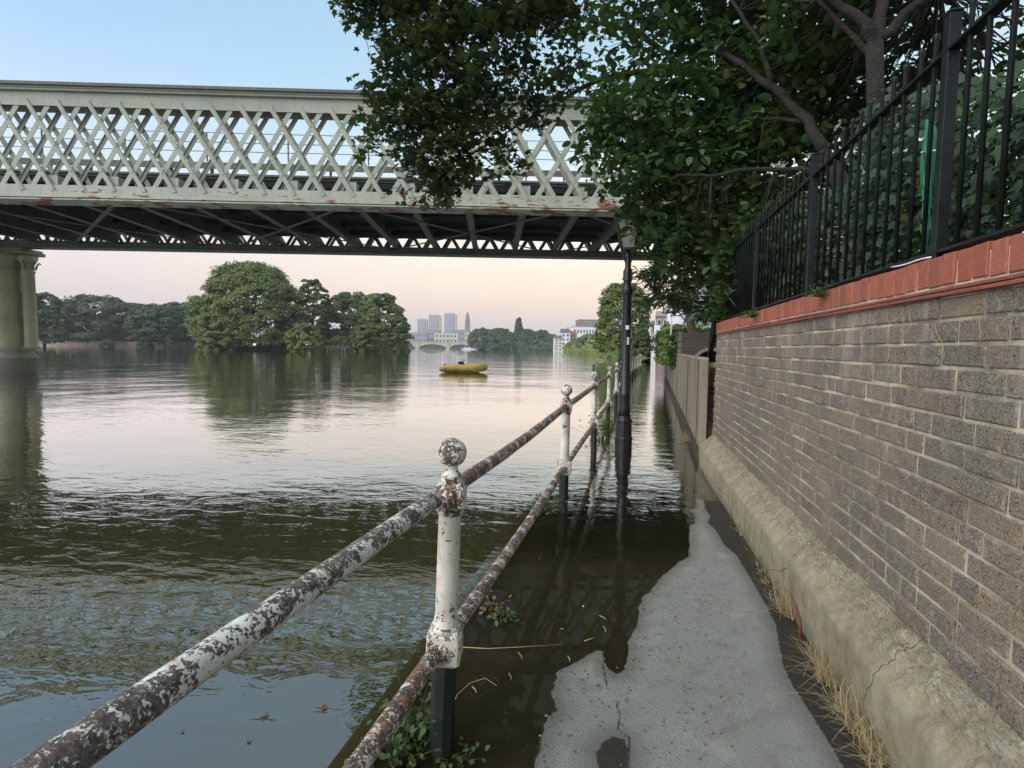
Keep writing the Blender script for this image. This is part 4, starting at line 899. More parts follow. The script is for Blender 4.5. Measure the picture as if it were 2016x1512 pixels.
w2box(6.45, 8.96, -.4, 1.225, 'panel', 'concrete', .075); w2box(9.04, 15.5, -.4, 1.215, 'panel', 'concrete'); w2box(15.56, 24.4, -.4, 1.21, 'panel', 'concrete')
w2box(9.1, 24.4, -.4, 1.19, 'core', 'mud', .20, .03); w2box(8.95, 9.05, -.4, 1.16, 'joint', 'soot', .05, -.004); w2box(6.5, 24.3, 1.226, 1.25, 'coping', 'stone', .09, -.012)
for zz in (6.9, 15.5): w2box(zz, zz+.05, -.4, 1.2, 'joint', 'mud', .04, -.006)
w2box(6.5, 24.3, -.4, .16, 'skirting', 'mud', .04, -.018)
w2box(24.5, 25.1, -.4, 1.28, 'pier', 'stone', .32, -.06); w2box(25.1, 44, -.4, 1.10, 'brick_section', 'brown_wall', .26, 0)
nn_ = Vector((.97, .1)); a, c = W2(6.6, 0, .28), W2(60, 0, .5); quadstrip('right_bank_ground', a, c, [(0, 0), (0, .95), (3, 1.0), (60, 2.5)], M['soil'])
# brick gate pier with chamfered stone foot in the gap between the two walls
gp = at(1399, 830, 6.75); gpier = thing('gate_pier', 'narrow multicoloured brick gate pier in the gap at the end of the brick wall', 'gate pier', (gp.x, gp.y, 0), None, YAW*0-.2)
b = MB(); b.box((.12, .13, .58), (.36, .22, 1.2)); b.build('mortar', M['mortar'], gpier)
cols = [mat_plain('pier_brick_a', c4(.20,.075,.05), .9, .3, 20, 1, .004), mat_plain('pier_brick_b', c4(.05,.045,.045), .9, .3, 20, 1, .004), mat_plain('pier_brick_c', c4(.13,.10,.07), .9, .3, 20, 1, .004)]
bmv = [MB().box((0,0,0), (.30,.22,.064), ch=.004).mesh('brick') for _ in range(3)]
for i, m_ in enumerate(cols): bmv[i].materials.append(m_)
for i, k in enumerate((2,1,1,0,0,0,2,0,0,2,1,2,2,2)): link('brick', bmv[k], None, gpier, (.12+random.uniform(-.003,.003), .115, .10+i*.0765))
b = MB(); b.add([(-.10,-.06,-.4),(.34,-.06,-.4),(.34,.06,-.4),(-.10,.06,-.4),(-.10,-.06,.34),(.34,-.06,.34),(-.03,.0,.43),(.34,.0,.43),(-.10,.06,.34),(.34,.06,.43),(-.03,.06,.43)], [(0,1,5,4),(4,5,7,6),(0,4,8,3),(4,6,10,8),(6,7,9,10),(1,2,9,7,5),(3,2,1,0)]); b.build('foot', M['plinth'], gpier)
# old garden wall facing the river path with a stone ringed arch
ga = at(1398, 712, 12.6); gw = thing('garden_wall', 'dark old brick garden wall with a stone arched opening behind the flood wall', 'wall', (ga.x, ga.y, 0), None, YAW)
def brickmat():
    t = NT('far_dark_brickwork'); co = t.coord('Object'); sx = t.n('ShaderNodeSeparateXYZ'); t.l(co, sx.inputs[0]); cb = t.n('ShaderNodeCombineXYZ'); t.l(sx.outputs[0], cb.inputs[0]); t.l(sx.outputs[2], cb.inputs[1])
    br = t.n('ShaderNodeTexBrick'); t.l(cb.outputs[0], br.inputs['Vector']); br.inputs['Scale'].default_value = 1; br.inputs['Brick Width'].default_value = .225; br.inputs['Row Height'].default_value = .075; br.inputs['Mortar Size'].default_value = .006
    br.inputs['Color1'].default_value = c4(.07,.05,.04); br.inputs['Color2'].default_value = c4(.11,.075,.055); br.inputs['Mortar'].default_value = c4(.13,.12,.09)
    return t.bsdf(br.outputs['Color'], .9, t.bump(t.noise(co, 20), .5, .01))
M['brick_far'] = brickmat()
b = MB(); R0 = .36; zc = .98; n = 16; top = 1.72; xl, xr = -.68, .75
fv = []
for y in (0, .3):
    fv.append([(R0*math.cos(math.pi-math.pi*i/n), y, zc+R0*math.sin(math.pi*i/n)) for i in range(n+1)])
vs = []; 
for i in range(n+1):
    for y, k in ((0, 0), (.3, 1)): x, _, z = fv[k][i]; vs += [(x, y, z), (x, y, top)]
fs = []
for i in range(n): a_ = i*4; fs += [(a_, a_+4, a_+5, a_+1), (a_+3, a_+7, a_+6, a_+2), (a_+2, a_+6, a_+4, a_)]
b.add(vs, fs); b.box(((xl-R0)/2-.0005, .15, (top-.4)/2), (-(xl+R0), .3, top+.4)); b.box(((xr+R0)/2, .15, (top-.4)/2), (xr-R0, .3, top+.4)); b.box(((xl+xr)/2, .15, top+.02), (xr-xl, .3, .04)); b.build('brickwork', M['brick_far'], gw)
for i in range(13):
    a0, a1 = math.pi*i/13+.01, math.pi*(i+1)/13-.01; b = MB(); v = []
    for y in (-.02, .1):
        for r, a_ in ((R0, a0), (R0, a1), (R0+.07, a1), (R0+.07, a0)): v.append((r*math.cos(a_), y, zc+r*math.sin(a_)))
    b.add(v, [(3,2,1,0),(4,5,6,7),(0,1,5,4),(1,2,6,5),(2,3,7,6),(3,0,4,7)]); b.build('voussoir', M['stone'], gw)
b = MB(); b.box(((xl-R0-.07)/2, -.03, 1.19), (-(xl+R0+.07), .12, .06)); b.build('string_course', M['stone'], gw)
b = MB(); b.box((0, .55, .5), (1.0, .04, 2.2)); b.build('door', M['soot'], gw)
# trimmed hedge, white flagpole, white post
def hedge(name, label, pxs, Z0, Z1, ztop, mat, z0=.9, n=2600, size=.13, cat='hedge'):
    a, c = at(pxs[0], 700, Z0), at(pxs[1], 700, Z1); e = thing(name, label, cat, (a.x, a.y, z0)); P = []
    for _ in range(n):
        t, u, v = rng.random(3); p = a.lerp(c, t)-a
        side = rng.integers(3); 
        if side == 0: u = rng.uniform(-.06, .1)
        elif side == 1: v = 1+rng.normal()*.03
        P.append((p.x+u*1.1*rgt0.x+rng.normal()*.05, p.y+u*1.1*rgt0.y+rng.normal()*.05, v*(ztop-z0)+.02*math.sin(9*t)))
    tag(link('foliage', leaf_mesh('foliage', P, size, 'oval', up=.3), M[mat], e), kind='stuff')
    d = c-a; b = MB(); b.add([(0+rgt0.x*.12,rgt0.y*.12,0),(d.x+rgt0.x*.12,d.y+rgt0.y*.12,0),(d.x+rgt0.x*1,d.y+rgt0.y,0),(rgt0.x,rgt0.y,0)]+[(0+rgt0.x*.12,rgt0.y*.12,ztop-z0-.1),(d.x+rgt0.x*.12,d.y+rgt0.y*.12,ztop-z0-.1),(d.x+rgt0.x*1,d.y+rgt0.y,ztop-z0-.1),(rgt0.x,rgt0.y,ztop-z0-.1)], [(0,1,5,4),(4,5,6,7),(3,0,4,7),(1,2,6,5),(2,3,7,6)]); b.build('twigs', M['bark'], e)
    return e
hedge('hedge', 'square clipped green hedge above the flood wall beside the flagpole', (1311, 1293), 15.0, 25, 2.02, 'leaf_willow')
hedge('hedge', 'dark shaggy hedge between the flagpole and the arched garden wall', (1345, 1322), 13.4, 14.4, 1.78, 'leaf_dark', n=1500)
g = at(1320, 692, 14.6); fp = thing('flagpole', 'slim white flagpole rising above the flood wall', 'flagpole', (g.x, g.y, 1.1)); b = MB(); b.tube([(0,0,0),(0,0,1.4),(.02,0,1.62)], .022, 8); b.build('pole', M['white_paint'], fp); b = MB(); b.tube([(0,0,0),(0,0,.1)], .04, 8); b.build('socket', M['soot'], fp); b = MB(); b.tube([(.0,0,1.60),(.02,0,1.66)], .03, 8); b.build('truck', M['white_paint'], fp)
g = at(1286, 706, 36); e = thing('white_gate_pier', 'tall white painted post standing in the floodwater below the houses', 'post', (g.x, g.y, 0)); b = MB(); b.box((0,0,.45), (.30,.30,1.5), ch=.01); b.build('shaft', M['white_paint'], e); b = MB(); b.box((0,0,1.23), (.36,.36,.07), ch=.01); b.build('cap', M['white_paint'], e)
# riverside houses on the right
def house(label, px, Z, wpx, top_y, depth, mat, nx, nz, roof, rz=0, grp='riverside houses behind the flood wall', zg=1.0): return block('house', label, px, 690, Z, wpx, top_y, depth, mat, 'house', nx, nz, roof, grp, zg, rz=-.255, side=True)
house('pale terrace house furthest along the right bank, by the riverside tree', 1290, 78, 18, 640, 9, 'cream_wall', 2, 3, 'slate')
hb = house('brown brick riverside house with a white balcony wall', 1308, 56, 36, 622, 9, 'brown_wall', 3, 3, 'flat')
b = MB(); b.box((0,-.6,2.4), (2.2,1.2,.9)); b.build('balcony', M['white_wall'], hb)
hc = house('modern white riverside house with a deep pale blue balcony', 1338, 40, 44, 606, 8, 'white_wall', 3, 2, 'flat')
b = MB(); b.box((.1,-.9,2.3), (1.7,1.6,1.0)); b.build('balcony', M['white_wall'], hc)
b = MB(); b.box((.1,-1.75,3.2), (1.6,.03,.5)); b.build('balcony_screen', M['glass'], hc)
hd = house('tall white house with a red tiled roof seen through the leaves', 1392, 30, 78, 560, 8, 'white_wall', 3, 3, 'red_roof')
he = house('small white cottage with sash windows above the garden wall', 1384, 20, 50, 625, 5, 'white_wall', 2, 1, 'slate', zg=1.2)

# ------------------------------------------------------------------ big overhanging trees
def big_tree(name, label, base, trunkpts, limbs, blobs, dens, leaf, size, shape, seed, droop, nleaf=90, bark='bark', **k):
    global rng
    rng = np.random.default_rng(seed); random.seed(seed)
    e = thing(name, label, 'tree', base); B = Vector(base)
    b = MB(); b.tube([p-B for p, r in trunkpts], [r for p, r in trunkpts], 12, jit=.12); b.build('trunk', M[bark], e)
    for L_ in limbs:
        P = [p-B for p, r in L_]; Q = []; R_ = []
        for i in range(len(P)-1):
            for q in range(4): t = q/4; Q.append(P[i].lerp(P[i+1], t)+Vector((random.uniform(-1,1), random.uniform(-1,1), random.uniform(-1,1)))*L_[i][1]*.35); R_.append(L_[i][1]*(1-t)+L_[i+1][1]*t)
        Q.append(P[-1]); R_.append(L_[-1][1]); b = MB(); b.tube(Q, R_, 9, jit=.15); b.build('limb', M[bark], e)
    P = blob_points(blobs, dens)-np.array(B)
    me = leaf_mesh('foliage', P, size, shape, droop=droop, **k); tag(link('foliage', me, M[leaf], e), kind='stuff')
    # twigs feed the clumps
    tw = MB(); idx = rng.choice(len(P), 330); 
    allp = [L_[i][0].lerp(L_[i+1][0], q/8)-B for L_ in limbs for i in range(len(L_)-1) for q in range(9)]
    for i in idx:
        p = Vector(P[i]); q = min(allp, key=lambda a: (a-p).length); 
        if (q-p).length > 1.2: q = p + (q-p).normalized()*.8
        mid = p.lerp(q, .5)+Vector((rng.normal()*.12, rng.normal()*.12, rng.normal()*.12)); tw.tube([q, mid, p], [.008, .006, .0025], 5)
    tag(tw.build('twigs', M[bark], e), kind='stuff')
    # single leaves nearest the viewer
    eye = np.array([0, 0, H])-np.array(B); dd = np.linalg.norm(P-eye, axis=1); near = np.argsort(dd)[:nleaf*6][::6]
    ms = []
    for v in range(4): ms.append(leaf_mesh('leaf', [(0, 0, 0)], size*1.05, shape, droop=droop))
    for i in near: o = link('leaf', ms[i % 4], M[leaf], e, Vector(P[i])+Vector((rng.normal()*.04, rng.normal()*.04, -.03))); o.rotation_euler.z = rng.uniform(0, 6.28)
    return e
A = lambda px, py, Z: at(px, py, Z)
gA = 1.3
baseM = A(1290, 640, 9.6); baseM.z = gA
big_tree('maple_tree', 'maple tree with small dark lobed leaves hanging in front of the bridge', tuple(Vector((A(1480,600,8.8).x, A(1480,600,8.8).y, gA))),
  [(A(1480,640,8.8), .17), (A(1470,420,8.8), .14), (A(1440,200,8.7), .12), (A(1420,30,8.6), .10), (A(1400,-200,8.6), .06)],
  [[(A(1440,200,8.7), .07), (A(1350,138,8.7), .060), (A(1270,142,8.6), .048), (A(1180,155,8.6), .036), (A(1090,205,8.5), .026), (A(1030,240,8.4), .018), (A(960,285,8.4), .010)],
   [(A(1350,138,8.7), .05), (A(1300,95,8.6), .042), (A(1240,60,8.5), .034), (A(1120,30,8.4), .026), (A(960,40,8.3), .016), (A(820,60,8.2), .008)],
   [(A(1430,120,8.7), .06), (A(1290,-40,8.4), .045), (A(1050,-90,8.2), .030), (A(820,-30,8), .016), (A(720,20,8), .007)],
   [(A(960,40,8.3), .014), (A(890,150,8.2), .010), (A(800,240,8.1), .006)], [(A(1030,240,8.4), .014), (A(920,310,8.3), .010), (A(850,360,8.2), .005)]],
  [(700,12,34,8,.3),(760,40,60,8,.6),(840,70,80,8.2,.8),(930,60,80,8.3,.8),(880,150,80,8.2,.8),(775,120,48,8,.5),(745,215,48,8,.5),(800,215,70,8.2,.6),(885,235,70,8.2,.6),(970,170,60,8.3,.6,.8),(1010,80,60,8.4,.7),(1050,30,55,8.4,.6),(800,300,45,8.1,.4,.7),(835,350,50,8.2,.4),(880,365,40,8.2,.4),(900,300,60,8.2,.5),(960,270,50,8.3,.5),(1020,215,45,8.4,.4,.8),(1060,185,50,8.4,.5),(1120,110,55,8.5,.6,.8),(1180,180,45,8.5,.5,.6),(760,-60,90,8,.8),(900,-70,110,8.2,1),(1080,-70,110,8.3,1),(1100,20,50,8.4,.6),(730,270,30,8.1,.3,.8),(1000,330,40,8.3,.3,.6)],
  25, 'leaf_maple', .112, 'maple', 5, .5, smin=.5, smax=1.4)
bB = A(1700, 600, 4.7)
big_tree('fig_tree', 'dense broad leaved tree leaning over the path from behind the fence', (bB.x, bB.y, gA),
  [(A(1705,640,4.7), .12), (A(1690,470,4.75), .105), (A(1660,370,4.9), .085), (A(1622,300,5.1), .058)],
  [[(A(1622,300,5.1), .056), (A(1590,240,5.3), .046), (A(1520,170,5.6), .038), (A(1440,115,6.0), .032), (A(1370,65,6.4), .030), (A(1310,15,6.8), .022), (A(1250,-50,7), .012)],
   [(A(1640,335,5.0), .040), (A(1560,335,5.2), .024), (A(1470,333,5.3), .020), (A(1400,346,5.4), .017), (A(1330,345,5.5), .012)],
   [(A(1520,170,5.6), .03), (A(1500,90,5.7), .022), (A(1440,0,5.8), .014)], [(A(1590,240,5.3), .02), (A(1480,230,5.8), .016), (A(1300,270,6.4), .012), (A(1200,260,6.8), .007)]],
  [(1185,215,50,6.6,.6),(1250,255,80,6.6,.9),(1330,220,90,6.6,1),(1420,180,95,6.6,1),(1500,240,90,6.4,1),(1235,335,62,6.6,.8),(1310,350,85,6.6,1),(1400,330,90,6.4,1),(1490,350,80,6.2,.9),(1560,300,60,6.2,.8),(1312,425,52,6.6,.7),(1262,412,26,6.7,.3),(1240,420,18,6.7,.2),(1262,455,16,6.7,.2),(1340,450,75,6.6,.8),(1420,440,80,6.4,.9),(1490,430,50,6.2,.7),(1325,490,42,6.8,.5),(1370,520,50,7,.6),(1430,530,50,7,.7),(1470,570,45,7,.5),
   (1240,90,60,7,.6,.55),(1310,90,65,6.8,.8,.7),(1370,40,80,6.6,.9),(1450,70,90,6.5,1),(1540,60,95,6.4,1),(1540,160,90,6.4,1),(1620,110,90,6.2,1),(1620,210,75,6.2,.9),(1230,0,70,7,.8,.7),(1330,-60,110,6.8,1),(1480,-80,120,6.5,1),(1170,300,40,6.7,.4,.7),(1275,395,34,6.6,.4,.8),(1172,255,40,6.7,.5,.7),(1460,500,42,5.6,.35),(1440,560,36,5.7,.3),(1478,445,38,5.5,.35),(1425,600,26,5.9,.25),(1500,470,60,6.6,.9),(1540,420,60,6.8,.9),(1560,520,60,6.9,.9),(1450,250,90,7.6,.8),(1350,300,90,7.6,.8),(1400,430,90,7.7,.7),(1640,320,70,6.6,.7),(1600,400,60,6.9,.7)],
  24, 'leaf_dark', .10, 'oval', 6, .6, nleaf=130, smin=.45, smax=1.45)
bC = A(1725, 560, 4.3)
big_tree('garden_tree', 'garden tree with a straight forked trunk behind the black fence', (bC.x, bC.y, gA),
  [(A(1727,640,4.3), .075), (A(1722,400,4.3), .068), (A(1724,200,4.3), .062), (A(1722,85,4.3), .060)],
  [[(A(1722,90,4.3), .05), (A(1700,40,4.3), .038), (A(1640,0,4.4), .028), (A(1560,-80,4.5), .016)], [(A(1722,90,4.3), .05), (A(1780,30,4.3), .034), (A(1850,-30,4.3), .022)], [(A(1724,85,4.3), .05), (A(1735,-10,4.4), .04), (A(1745,-90,4.4), .03)], [(A(1724,120,4.3), .03), (A(1670,60,4.4), .02), (A(1610,0,4.5), .012)]],
  [(1700,40,70,5.2,.8),(1640,60,80,5.4,.8),(1760,130,80,5.4,.8,.9),(1690,180,80,5.6,.8),(1800,210,80,5.4,.8),(1830,60,60,5.2,.7,.3),(1900,120,80,5.2,.7,.3),(1970,60,70,5.2,.7,.3),(1740,-70,120,5,.9),(1900,-60,120,5,.9,.5),(1620,-20,90,5,.8),(1960,170,70,5,.6,.5),(1860,180,70,5.2,.7,.7)],
  13, 'leaf_dark', .095, 'oval', 8, .4, nleaf=60)
# ivy grown hedge behind the fence
rng = np.random.default_rng(21); iv = thing('ivy_hedge', 'thick dark ivy hedge filling the garden edge right behind the fence', 'hedge', (1.9, 3.5, 1.45)); P = []
while len(P) < 34000:
    y = 1.1+8*rng.random()**1.5; x = 1.42 + abs(rng.normal())*.5 + .12*math.sin(y*3.1); top = 2.12+.22*min(y-1.1, 3)+.15*math.sin(y*2.3)
    z = rng.uniform(1.42, top)
    if rng.random() < .25*(1+math.sin(y*5.3+z*4)) and x < 1.7: continue
    P.append((x-1.9, y-3.5, z-1.45))
tag(link('foliage', leaf_mesh('foliage', P, .055, 'maple', droop=.6, up=.25, nrm=np.tile([[-.6, -.4, .1]], (len(P), 1)), smin=.5, smax=1.4), M['leaf_ivy'], iv), kind='stuff')
vs = MB()
for i in range(36):
    y = rng.uniform(1.3, 8.5); x = 1.55+rng.uniform(0, .5); vs.tube([(x-1.9, y-3.5, 0), (x-1.9+rng.normal()*.1, y-3.5+rng.normal()*.2, .5), (x-1.85, y-3.5+rng.normal()*.4, 1.1)], [.018, .012, .006], 5, jit=.3)
tag(vs.build('stems', M['bark'], iv), kind='stuff')
for i in range(120):
    y = rng.uniform(1.4, 3.4); o = link('leaf', leaf_mesh('leaf', [(0,0,0)], .06, 'maple', droop=.6, up=.1, nrm=np.array([[-1., -.5, .2]])) if i < 5 else ivm[i % 5], M['leaf_ivy'], iv, (1.36+rng.uniform(0, .12)-1.9, y-3.5, rng.uniform(1.45, 2.6)-1.45))
    if i == 0: ivm = []
    if i < 5: ivm.append(o.data)
    else: o.rotation_euler.x = rng.uniform(-.5, .5)
# shrub where the fence ends, lower spray of leaves and the leaning tree beyond
def shrub(name, label, base, blobs, dens, leaf, size, shape, seed, cat='shrub', stems=8, droop=.3, **k):
    global rng
    rng = np.random.default_rng(seed); e = thing(name, label, cat, base); P = blob_points(blobs, dens)-np.array(base)
    tag(link('foliage', leaf_mesh('foliage', P, size, shape, droop=droop, **k), M[leaf], e), kind='stuff')
    if stems:
        b = MB()
        for i in rng.choice(len(P), stems): q = Vector(P[i]); b.tube([(0,0,-.1), q*.5+Vector((rng.normal()*.06, rng.normal()*.06, .05)), q], [.022, .014, .004], 6)
        tag(b.build('stems', M['bark'], e), kind='stuff')
    return e
g = A(1455, 620, 6.9)
shrub('laurel_shrub', 'dark glossy shrub spilling over the far end of the wall', (g.x, g.y, 1.3), [(1445,590,42,6.9,.4),(1410,560,38,7,.4),(1475,540,50,6.8,.4),(1430,615,30,6.8,.3),(1400,600,26,7,.3,.8),(1490,585,28,6.5,.3)], 26, 'leaf_ivy', .10, 'oval', 31)
g = A(1400, 560, 7.2)
shrub('laurel_shrub', 'bright pointed leaves of a young shrub in front of the dark shrub', (g.x, g.y, 1.3), [(1405,535,20,6.7,.2),(1435,565,24,6.6,.2),(1420,580,18,6.6,.2)], 15, 'leaf_bright', .10, 'narrow', 32)
big_tree('leaning_tree', 'slender tree with long narrow leaves leaning in front of the white houses', tuple(Vector((A(1368,700,13).x, A(1368,700,13).y, .95))),
  [(A(1368,712,13), .115), (A(1364,660,12.9), .105), (A(1356,610,12.8), .095), (A(1350,560,12.6), .08), (A(1350,500,12.4), .06)],
  [[(A(1352,570,12.6), .035), (A(1320,545,11.5), .022), (A(1285,535,10.5), .008)], [(A(1354,590,12.7), .03), (A(1385,560,11.8), .02), (A(1410,545,11), .008)], [(A(1350,520,12.4), .03), (A(1320,590,10.5), .016), (A(1290,575,10), .006)]],
  [(1290,530,26,10,.3),(1320,550,32,10.2,.4),(1300,575,26,9.8,.3),(1345,575,32,10.4,.4),(1345,525,36,10.6,.5),(1380,560,32,10.6,.5),(1375,600,24,10.2,.3),(1345,605,18,10,.3,.7),(1405,615,24,10.2,.3,.8),(1270,540,12,9.6,.2),(1395,530,30,10.6,.4)],
  13, 'leaf_dark', .19, 'narrow', 33, .5, nleaf=30, bark='bark_pale')

# ------------------------------------------------------------------ small things
rng = np.random.default_rng(77); random.seed(77)
def tuft(label, c, n, h, spread, mat='straw', cat='weed', w=.0035, lean=(0, 0)):
    e_v = []; e_f = []; c = Vector(c); b = MB()
    n = int(n*2.2); roots = [Vector((rng.normal()*spread[0], rng.normal()*spread[1], 0)) for _ in range(max(3, n//14))]
    for i in range(n):
        a = rng.uniform(0, 6.28); p = random.choice(roots)+Vector((rng.normal()*.006, rng.normal()*.008, 0)); L = h*rng.uniform(.25, 1.25); bend = rng.uniform(0, 1)**1.3*1.3; d = Vector((math.cos(a)-.15, math.sin(a), 0)); P = []
        kink = Vector((rng.normal()*.12, rng.normal()*.12, rng.normal()*.06))*L
        for k in range(6): t = k/5; P.append(p + d*(L*bend*t*t*.9) + kink*math.sin(t*3.1) + Vector((lean[0]*L*t, lean[1]*L*t, max(.004, L*(t-bend*.62*t*t)))))
        s = Vector((-d.y, d.x, 0)).normalized()*w*.42; vs = []
        for k, q in enumerate(P): ww = 1-k/5*.75; vs += [q-s*ww, q+s*ww]
        b.add(vs, [(2*k, 2*k+1, 2*k+3, 2*k+2) for k in range(5)])
    o = b.build('dry_grass_tuft' if mat == 'straw' else 'weed_tuft', M[mat], None, c); tag(o, label, cat); o['group'] = 'dry grass growing at the foot of the wall' if mat == 'straw' else 'green weeds rooted along the path edge'; return o
for (px, py, n, h, sp_, lb) in [(1438,1052,26,.05,(.015,.05),'small dry grass tuft nearest the flooded end of the plinth'),(1480,1125,60,.055,(.015,.08),'brown dry weed clump at the foot of the plinth, second from the water'),(1552,1210,70,.17,(.018,.07),'tallest straw coloured grass standing up against the plinth'),(1590,1330,130,.13,(.025,.07),'dense tangle of bent dry grass beside the path gutter'),(1640,1400,60,.08,(.02,.05),'low matted dry grass below the dense tangle'),(1690,1445,70,.16,(.02,.06),'thin upright dry grass against the plinth near the bottom edge'),(1725,1500,80,.12,(.02,.05),'dry grass clump at the very bottom of the plinth'),(1352,868,90,.16,(.03,.14),'dead straw leaning on the base of the flood wall')]:
    g = ground(px, py, .015); 
    if py > 1000: g.x = min(g.x, .825)
    if py > 1000: g.x = .825
    tuft(lb, g, n, h, sp_, lean=(-.15, 0))
P = [(.835-abs(rng.normal())*.022, rng.uniform(.9, 4.6), .006+rng.uniform(0, .008)) for _ in range(2600)]
P = [p for p in P if rng.random() < .25+.75*(math.sin(p[1]*7)*math.sin(p[1]*2.3) > .1)]
tag(link('gutter_litter', leaf_mesh('gutter_litter', P, .016, 'narrow', up=1.2, droop=0), M['leaf_dead']), kind='stuff')
g = ground(1580, 1260, .01); g.x = .815; b = MB(); b.tube([g, g+Vector((.0,.015,.08)), g+Vector((-.012,.02,.14)), g+Vector((-.035,.03,.19)), g+Vector((-.06,.05,.215))], [.008,.007,.004,.0025,.001], 6, jit=.6); tag(b.build('dock_stem', M['red_stem']), 'dark red dried dock stem among the dry grass', 'weed')
def leaf_weed(label, c, n, r, h, size, mat, shape='oval', group='green weeds rooted along the path edge'):
    n = int(n*2.6); size *= .52; P = rng.normal(size=(n, 3))*np.array([r, r, h*.4])+np.array([0, 0, h*.5]); P[:, 2] = np.abs(P[:, 2]); e = thing('weed_plant', label, 'weed', c, group)
    tag(link('foliage', leaf_mesh('foliage', P, size, shape, up=.5), M[mat], e), kind='stuff'); b = MB()
    for p in P[::3]: b.tube([(0,0,-.12 if group[0] == 'g' else 0), Vector(p)*.6, Vector(p)], [.003,.002,.001], 4)
    tag(b.build('stems', M[mat], e), kind='stuff')
for (px, py, z, n, r, h, s, mt, lb) in [(812,1452,0,60,.045,.16,.045,'leaf_weed','leafy green weed growing left of the nearest post leg'),(790,1500,0,45,.05,.10,.045,'leaf_weed','low green weed at the bottom edge beside the nearest post'),(962,1200,-.01,26,.05,.05,.05,'leaf_dead','brown wilted weed lying under the lower rail'),(992,1214,0,16,.035,.03,.05,'leaf_weed','yellowish wilted leaves beside the brown wilted weed'),(1072,1010,0,60,.07,.14,.05,'leaf_weed','green weed growing below the lower rail before the second post'),(1184,868,0,80,.12,.30,.07,'leaf_weed','green weed standing in the water beside the third post'),(1196,842,0,60,.12,.2,.07,'leaf_weed','darker weed between the fourth post and the lamp post'),(905,1500,0,14,.04,.03,.04,'leaf_weed','small weed on the wet path at the foot of the nearest post')]:
    g = ground(px, py, z); leaf_weed(lb, g, n, r, h, s, mt)
# ferns and ivy strands rooted in the coping
for (px, py, lb, n, mt) in [(1618,585,'small fern rooted in the red coping under the fence',30,'leaf_weed'),(1485,625,'leafy fern tuft on the coping near the end of the fence',60,'leaf_bright')]:
    d = ray(px, py); t = (WX-.02)/d.x; g = Vector((0,0,H))+d*t; leaf_weed(lb, g, n, .03*t/2.5, .05, .035, mt, group='ferns rooted in the coping')
# loose grit and leaf crumbs on the path
q = np.stack([rng.uniform(-.6, .84, 9000), rng.uniform(.8, 4.0, 9000)], 1); d_ = sdf(q[:, 0], q[:, 1], dry_poly); keep = (d_ > .004) & (rng.random(9000) < np.where(d_ < .035, .9, .2)); q = q[keep]; d_ = d_[keep]
P = np.stack([q[:, 0], q[:, 1], .012*d_+.0075*(1-np.exp(-d_/.06))+.002], 1)
tag(link('path_grit', leaf_mesh('path_grit', P, .0065, 'clump', up=3, droop=0, smin=.4, smax=1.6), M['leaf_dead']), kind='stuff')
# twigs, floating leaves and scraps
def twig(label, pts_, r, mat='straw', grp='twigs and stalks lying in the shallow water', name='twig', cat='twig'): b = MB(); o0 = pts_[0]; b.tube([p-o0 for p in pts_], r, 6); return tag(b.build(name, M[mat], None, o0), label, cat, grp)
twig('long thin straight stalk lying across the wet path beside the nearest post', [ground(px, py, .006) for px, py in ((908,1274),(960,1277),(1020,1274),(1105,1269))], [.0022,.002,.0018,.001])
twig('long curved stalk arching over the wet path', [ground(px, py, .006) for px, py in ((890,1392),(900,1368),(925,1345),(955,1335),(978,1350))], [.0015]*5)
for px, py, dx, dy, lb in [(1020,1284,8,14,'short pale twig hanging from the long stalk'),(1180,1212,14,8,'pale twig lying nearest the dry asphalt'),(1188,1233,4,12,'small curved twig below the pale twig'),(1118,1292,3,10,'tiny twig right of the long stalk'),(930,1352,8,12,'pale scrap of stalk inside the curved stalk'),(1002,1325,4,14,'faint thin twig in the middle of the wet path'),(1150,1262,22,-8,'two jointed twig pointing at the dry asphalt')]:
    twig(lb, [ground(px, py, .005), ground(px+dx*.5+2, py+dy*.5, .006), ground(px+dx, py+dy, .005)], [.0028,.0025,.0012])
fl = [(1147,1192,.014,'small white petal floating on the shallow water'),(1062,1100,.014,'pale curled leaf floating below the second post'),(1110,1238,.018,'cream seed pod lying on the wet path'),(1490,1176,.022,'white scrap of paper on the dry asphalt by the gutter'),(1072,1410,.016,'crumpled pale leaf at the edge of the dry asphalt'),(1216,1316,.012,'small leaf in the notch of the water line'),(640,1386,.03,'reddish leaf floating on the river near the railing'),(520,1408,.022,'small dark leaf floating on the river'),(490,1452,.022,'dark slim leaf floating near the top rail'),(360,1440,.016,'tiny dark leaf floating below the top rail'),(280,1112,.03,'pale leaf floating out on the dark water'),(1510,1230,.014,'tiny pale chip on the asphalt beside the gutter'),(1065,1450,.012,'pale crumb at the bottom of the dry asphalt edge')]
lm_ = [leaf_mesh('fallen_leaf', [(0,0,0)], 1.0, 'oval', up=4, droop=0) for _ in range(3)]
for i, (px, py, s, lb) in enumerate(fl):
    g = ground(px, py, .006); m2 = lm_[i % 3].copy(); o = link('paper_scrap' if 'paper' in lb else 'fallen_leaf', m2, M['white_paint' if ('white' in lb) else 'leaf_dead' if ('dark' in lb or 'red' in lb) else 'straw'], None, g); o.scale = (s, s, s*.5); o.rotation_euler.z = rng.uniform(0, 6); tag(o, lb, 'leaf' if 'paper' not in lb else 'paper', 'small leaves and scraps on the water and path')
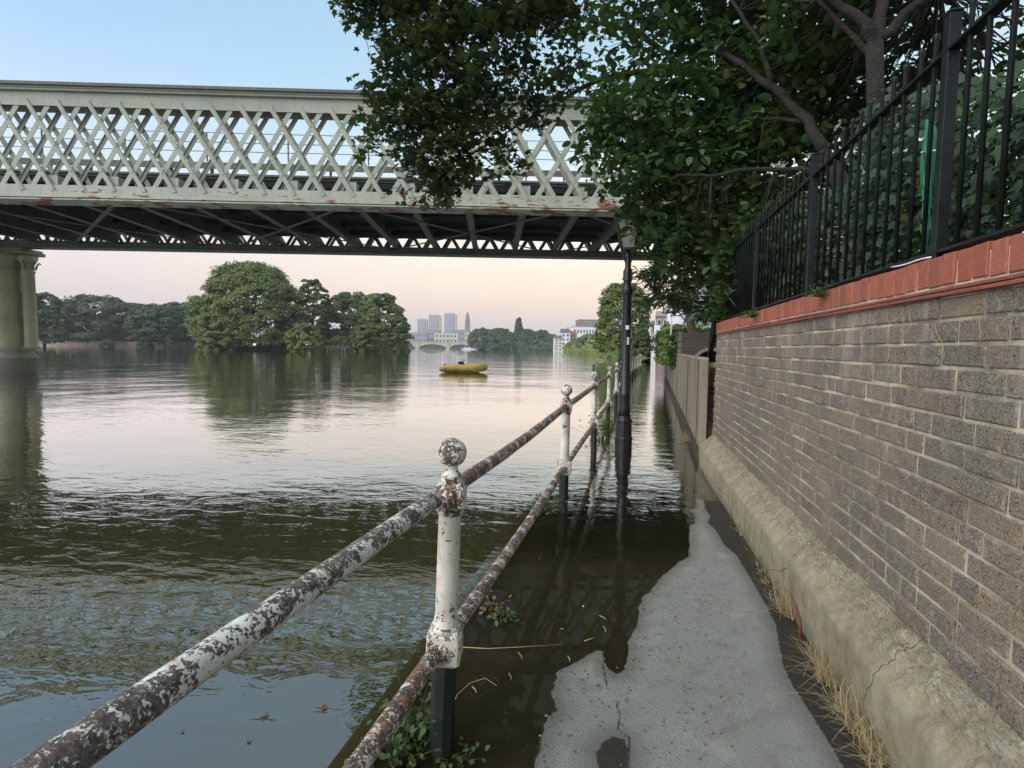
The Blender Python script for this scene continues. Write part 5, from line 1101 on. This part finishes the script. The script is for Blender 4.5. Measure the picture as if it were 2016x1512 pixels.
# green netting bundle tied to the fence, cable ties
def on_fence(px, py, off=0): d = ray(px, py); t = (FX+off)/d.x; return Vector((0,0,H))+d*t
g = on_fence(1826, 400, .05); nb = thing('netting_bundle', 'bundle of turquoise garden netting tied behind the fence bars', 'netting', g)
rngn = random.Random(5); 
for i in range(11):
    pts_ = []; off = rngn.uniform(-.025, .03)
    for py, w in ((236,8),(280,12),(330,14),(380,12),(430,10),(500,5)):
        p = on_fence(1828-(py-236)*.02+rngn.uniform(-w, w)*.8, py, off+.035); pts_.append(p-g)
    b = MB(); b.tube(pts_, .0022, 5); b.build('cord', M['green_net'], nb)
for py in (300, 395): b = MB(); P = [on_fence(1814+i*4, py-i*.6, .0+.05*math.sin(i*.5)) - g for i in range(8)]; b.tube(P, .0028, 5); b.build('tie', M['white_paint' if py < 350 else 'green_net'], nb)
b = MB(); c_ = on_fence(1832, 310, .07)-g; b.lathe([(.005,-.13),(.03,-.10),(.036,-.02),(.030,.07),(.008,.12)], 10, c=c_, sy=.7); b.build('wrapped_core', M['green_paper'], nb)
b = MB(); P = [on_fence(1755+i*13, 526-i*3.2+math.sin(i)*1.5, -.028) for i in range(7)]; b.tube([p-P[0] for p in P], .003, 6); tag(b.build('white_cable', M['white_paint'], None, P[0]), 'loose strand of white cable lying along the lower fence rail', 'cable')
# dry creeper strands on the brick face
for i, (px, py) in enumerate([(1790,610),(1840,640),(1925,625),(1700,630),(1570,640)]):
    d = ray(px, py); g = Vector((0,0,H))+d*((WX-.008)/d.x); P = [Vector((0,0,0))]
    for k in range(7): P.append(P[-1]+Vector((rng.uniform(-.004,.003), rng.normal()*.016, -.014+rng.normal()*.008)))
    b = MB(); b.tube(P, .0011, 4); tag(b.build('creeper_strand', M['straw'], None, g), ['dead creeper strand hanging on the bricks, middle of the wall','dead creeper strand just right of the middle of the wall','dead creeper strand nearest the right edge of the picture','dead creeper strand left of the middle of the wall','dead creeper strand furthest along the wall'][i], 'creeper', 'dead creeper strands on the brick wall')

# ------------------------------------------------------------------ evening haze over the river
hz = MB().box((0, 1000, 52), (3400, 3000, 107)).build('haze', None); tag(hz, kind='stuff')
t = NT('haze_air'); v = t.n('ShaderNodeVolumePrincipled'); v.inputs['Color'].default_value = c4(.93, .93, 1); v.inputs['Density'].default_value = .00032; v.inputs['Anisotropy'].default_value = .2; t.l(v.outputs[0], t.out.inputs['Volume']); hz.data.materials.append(t.m)
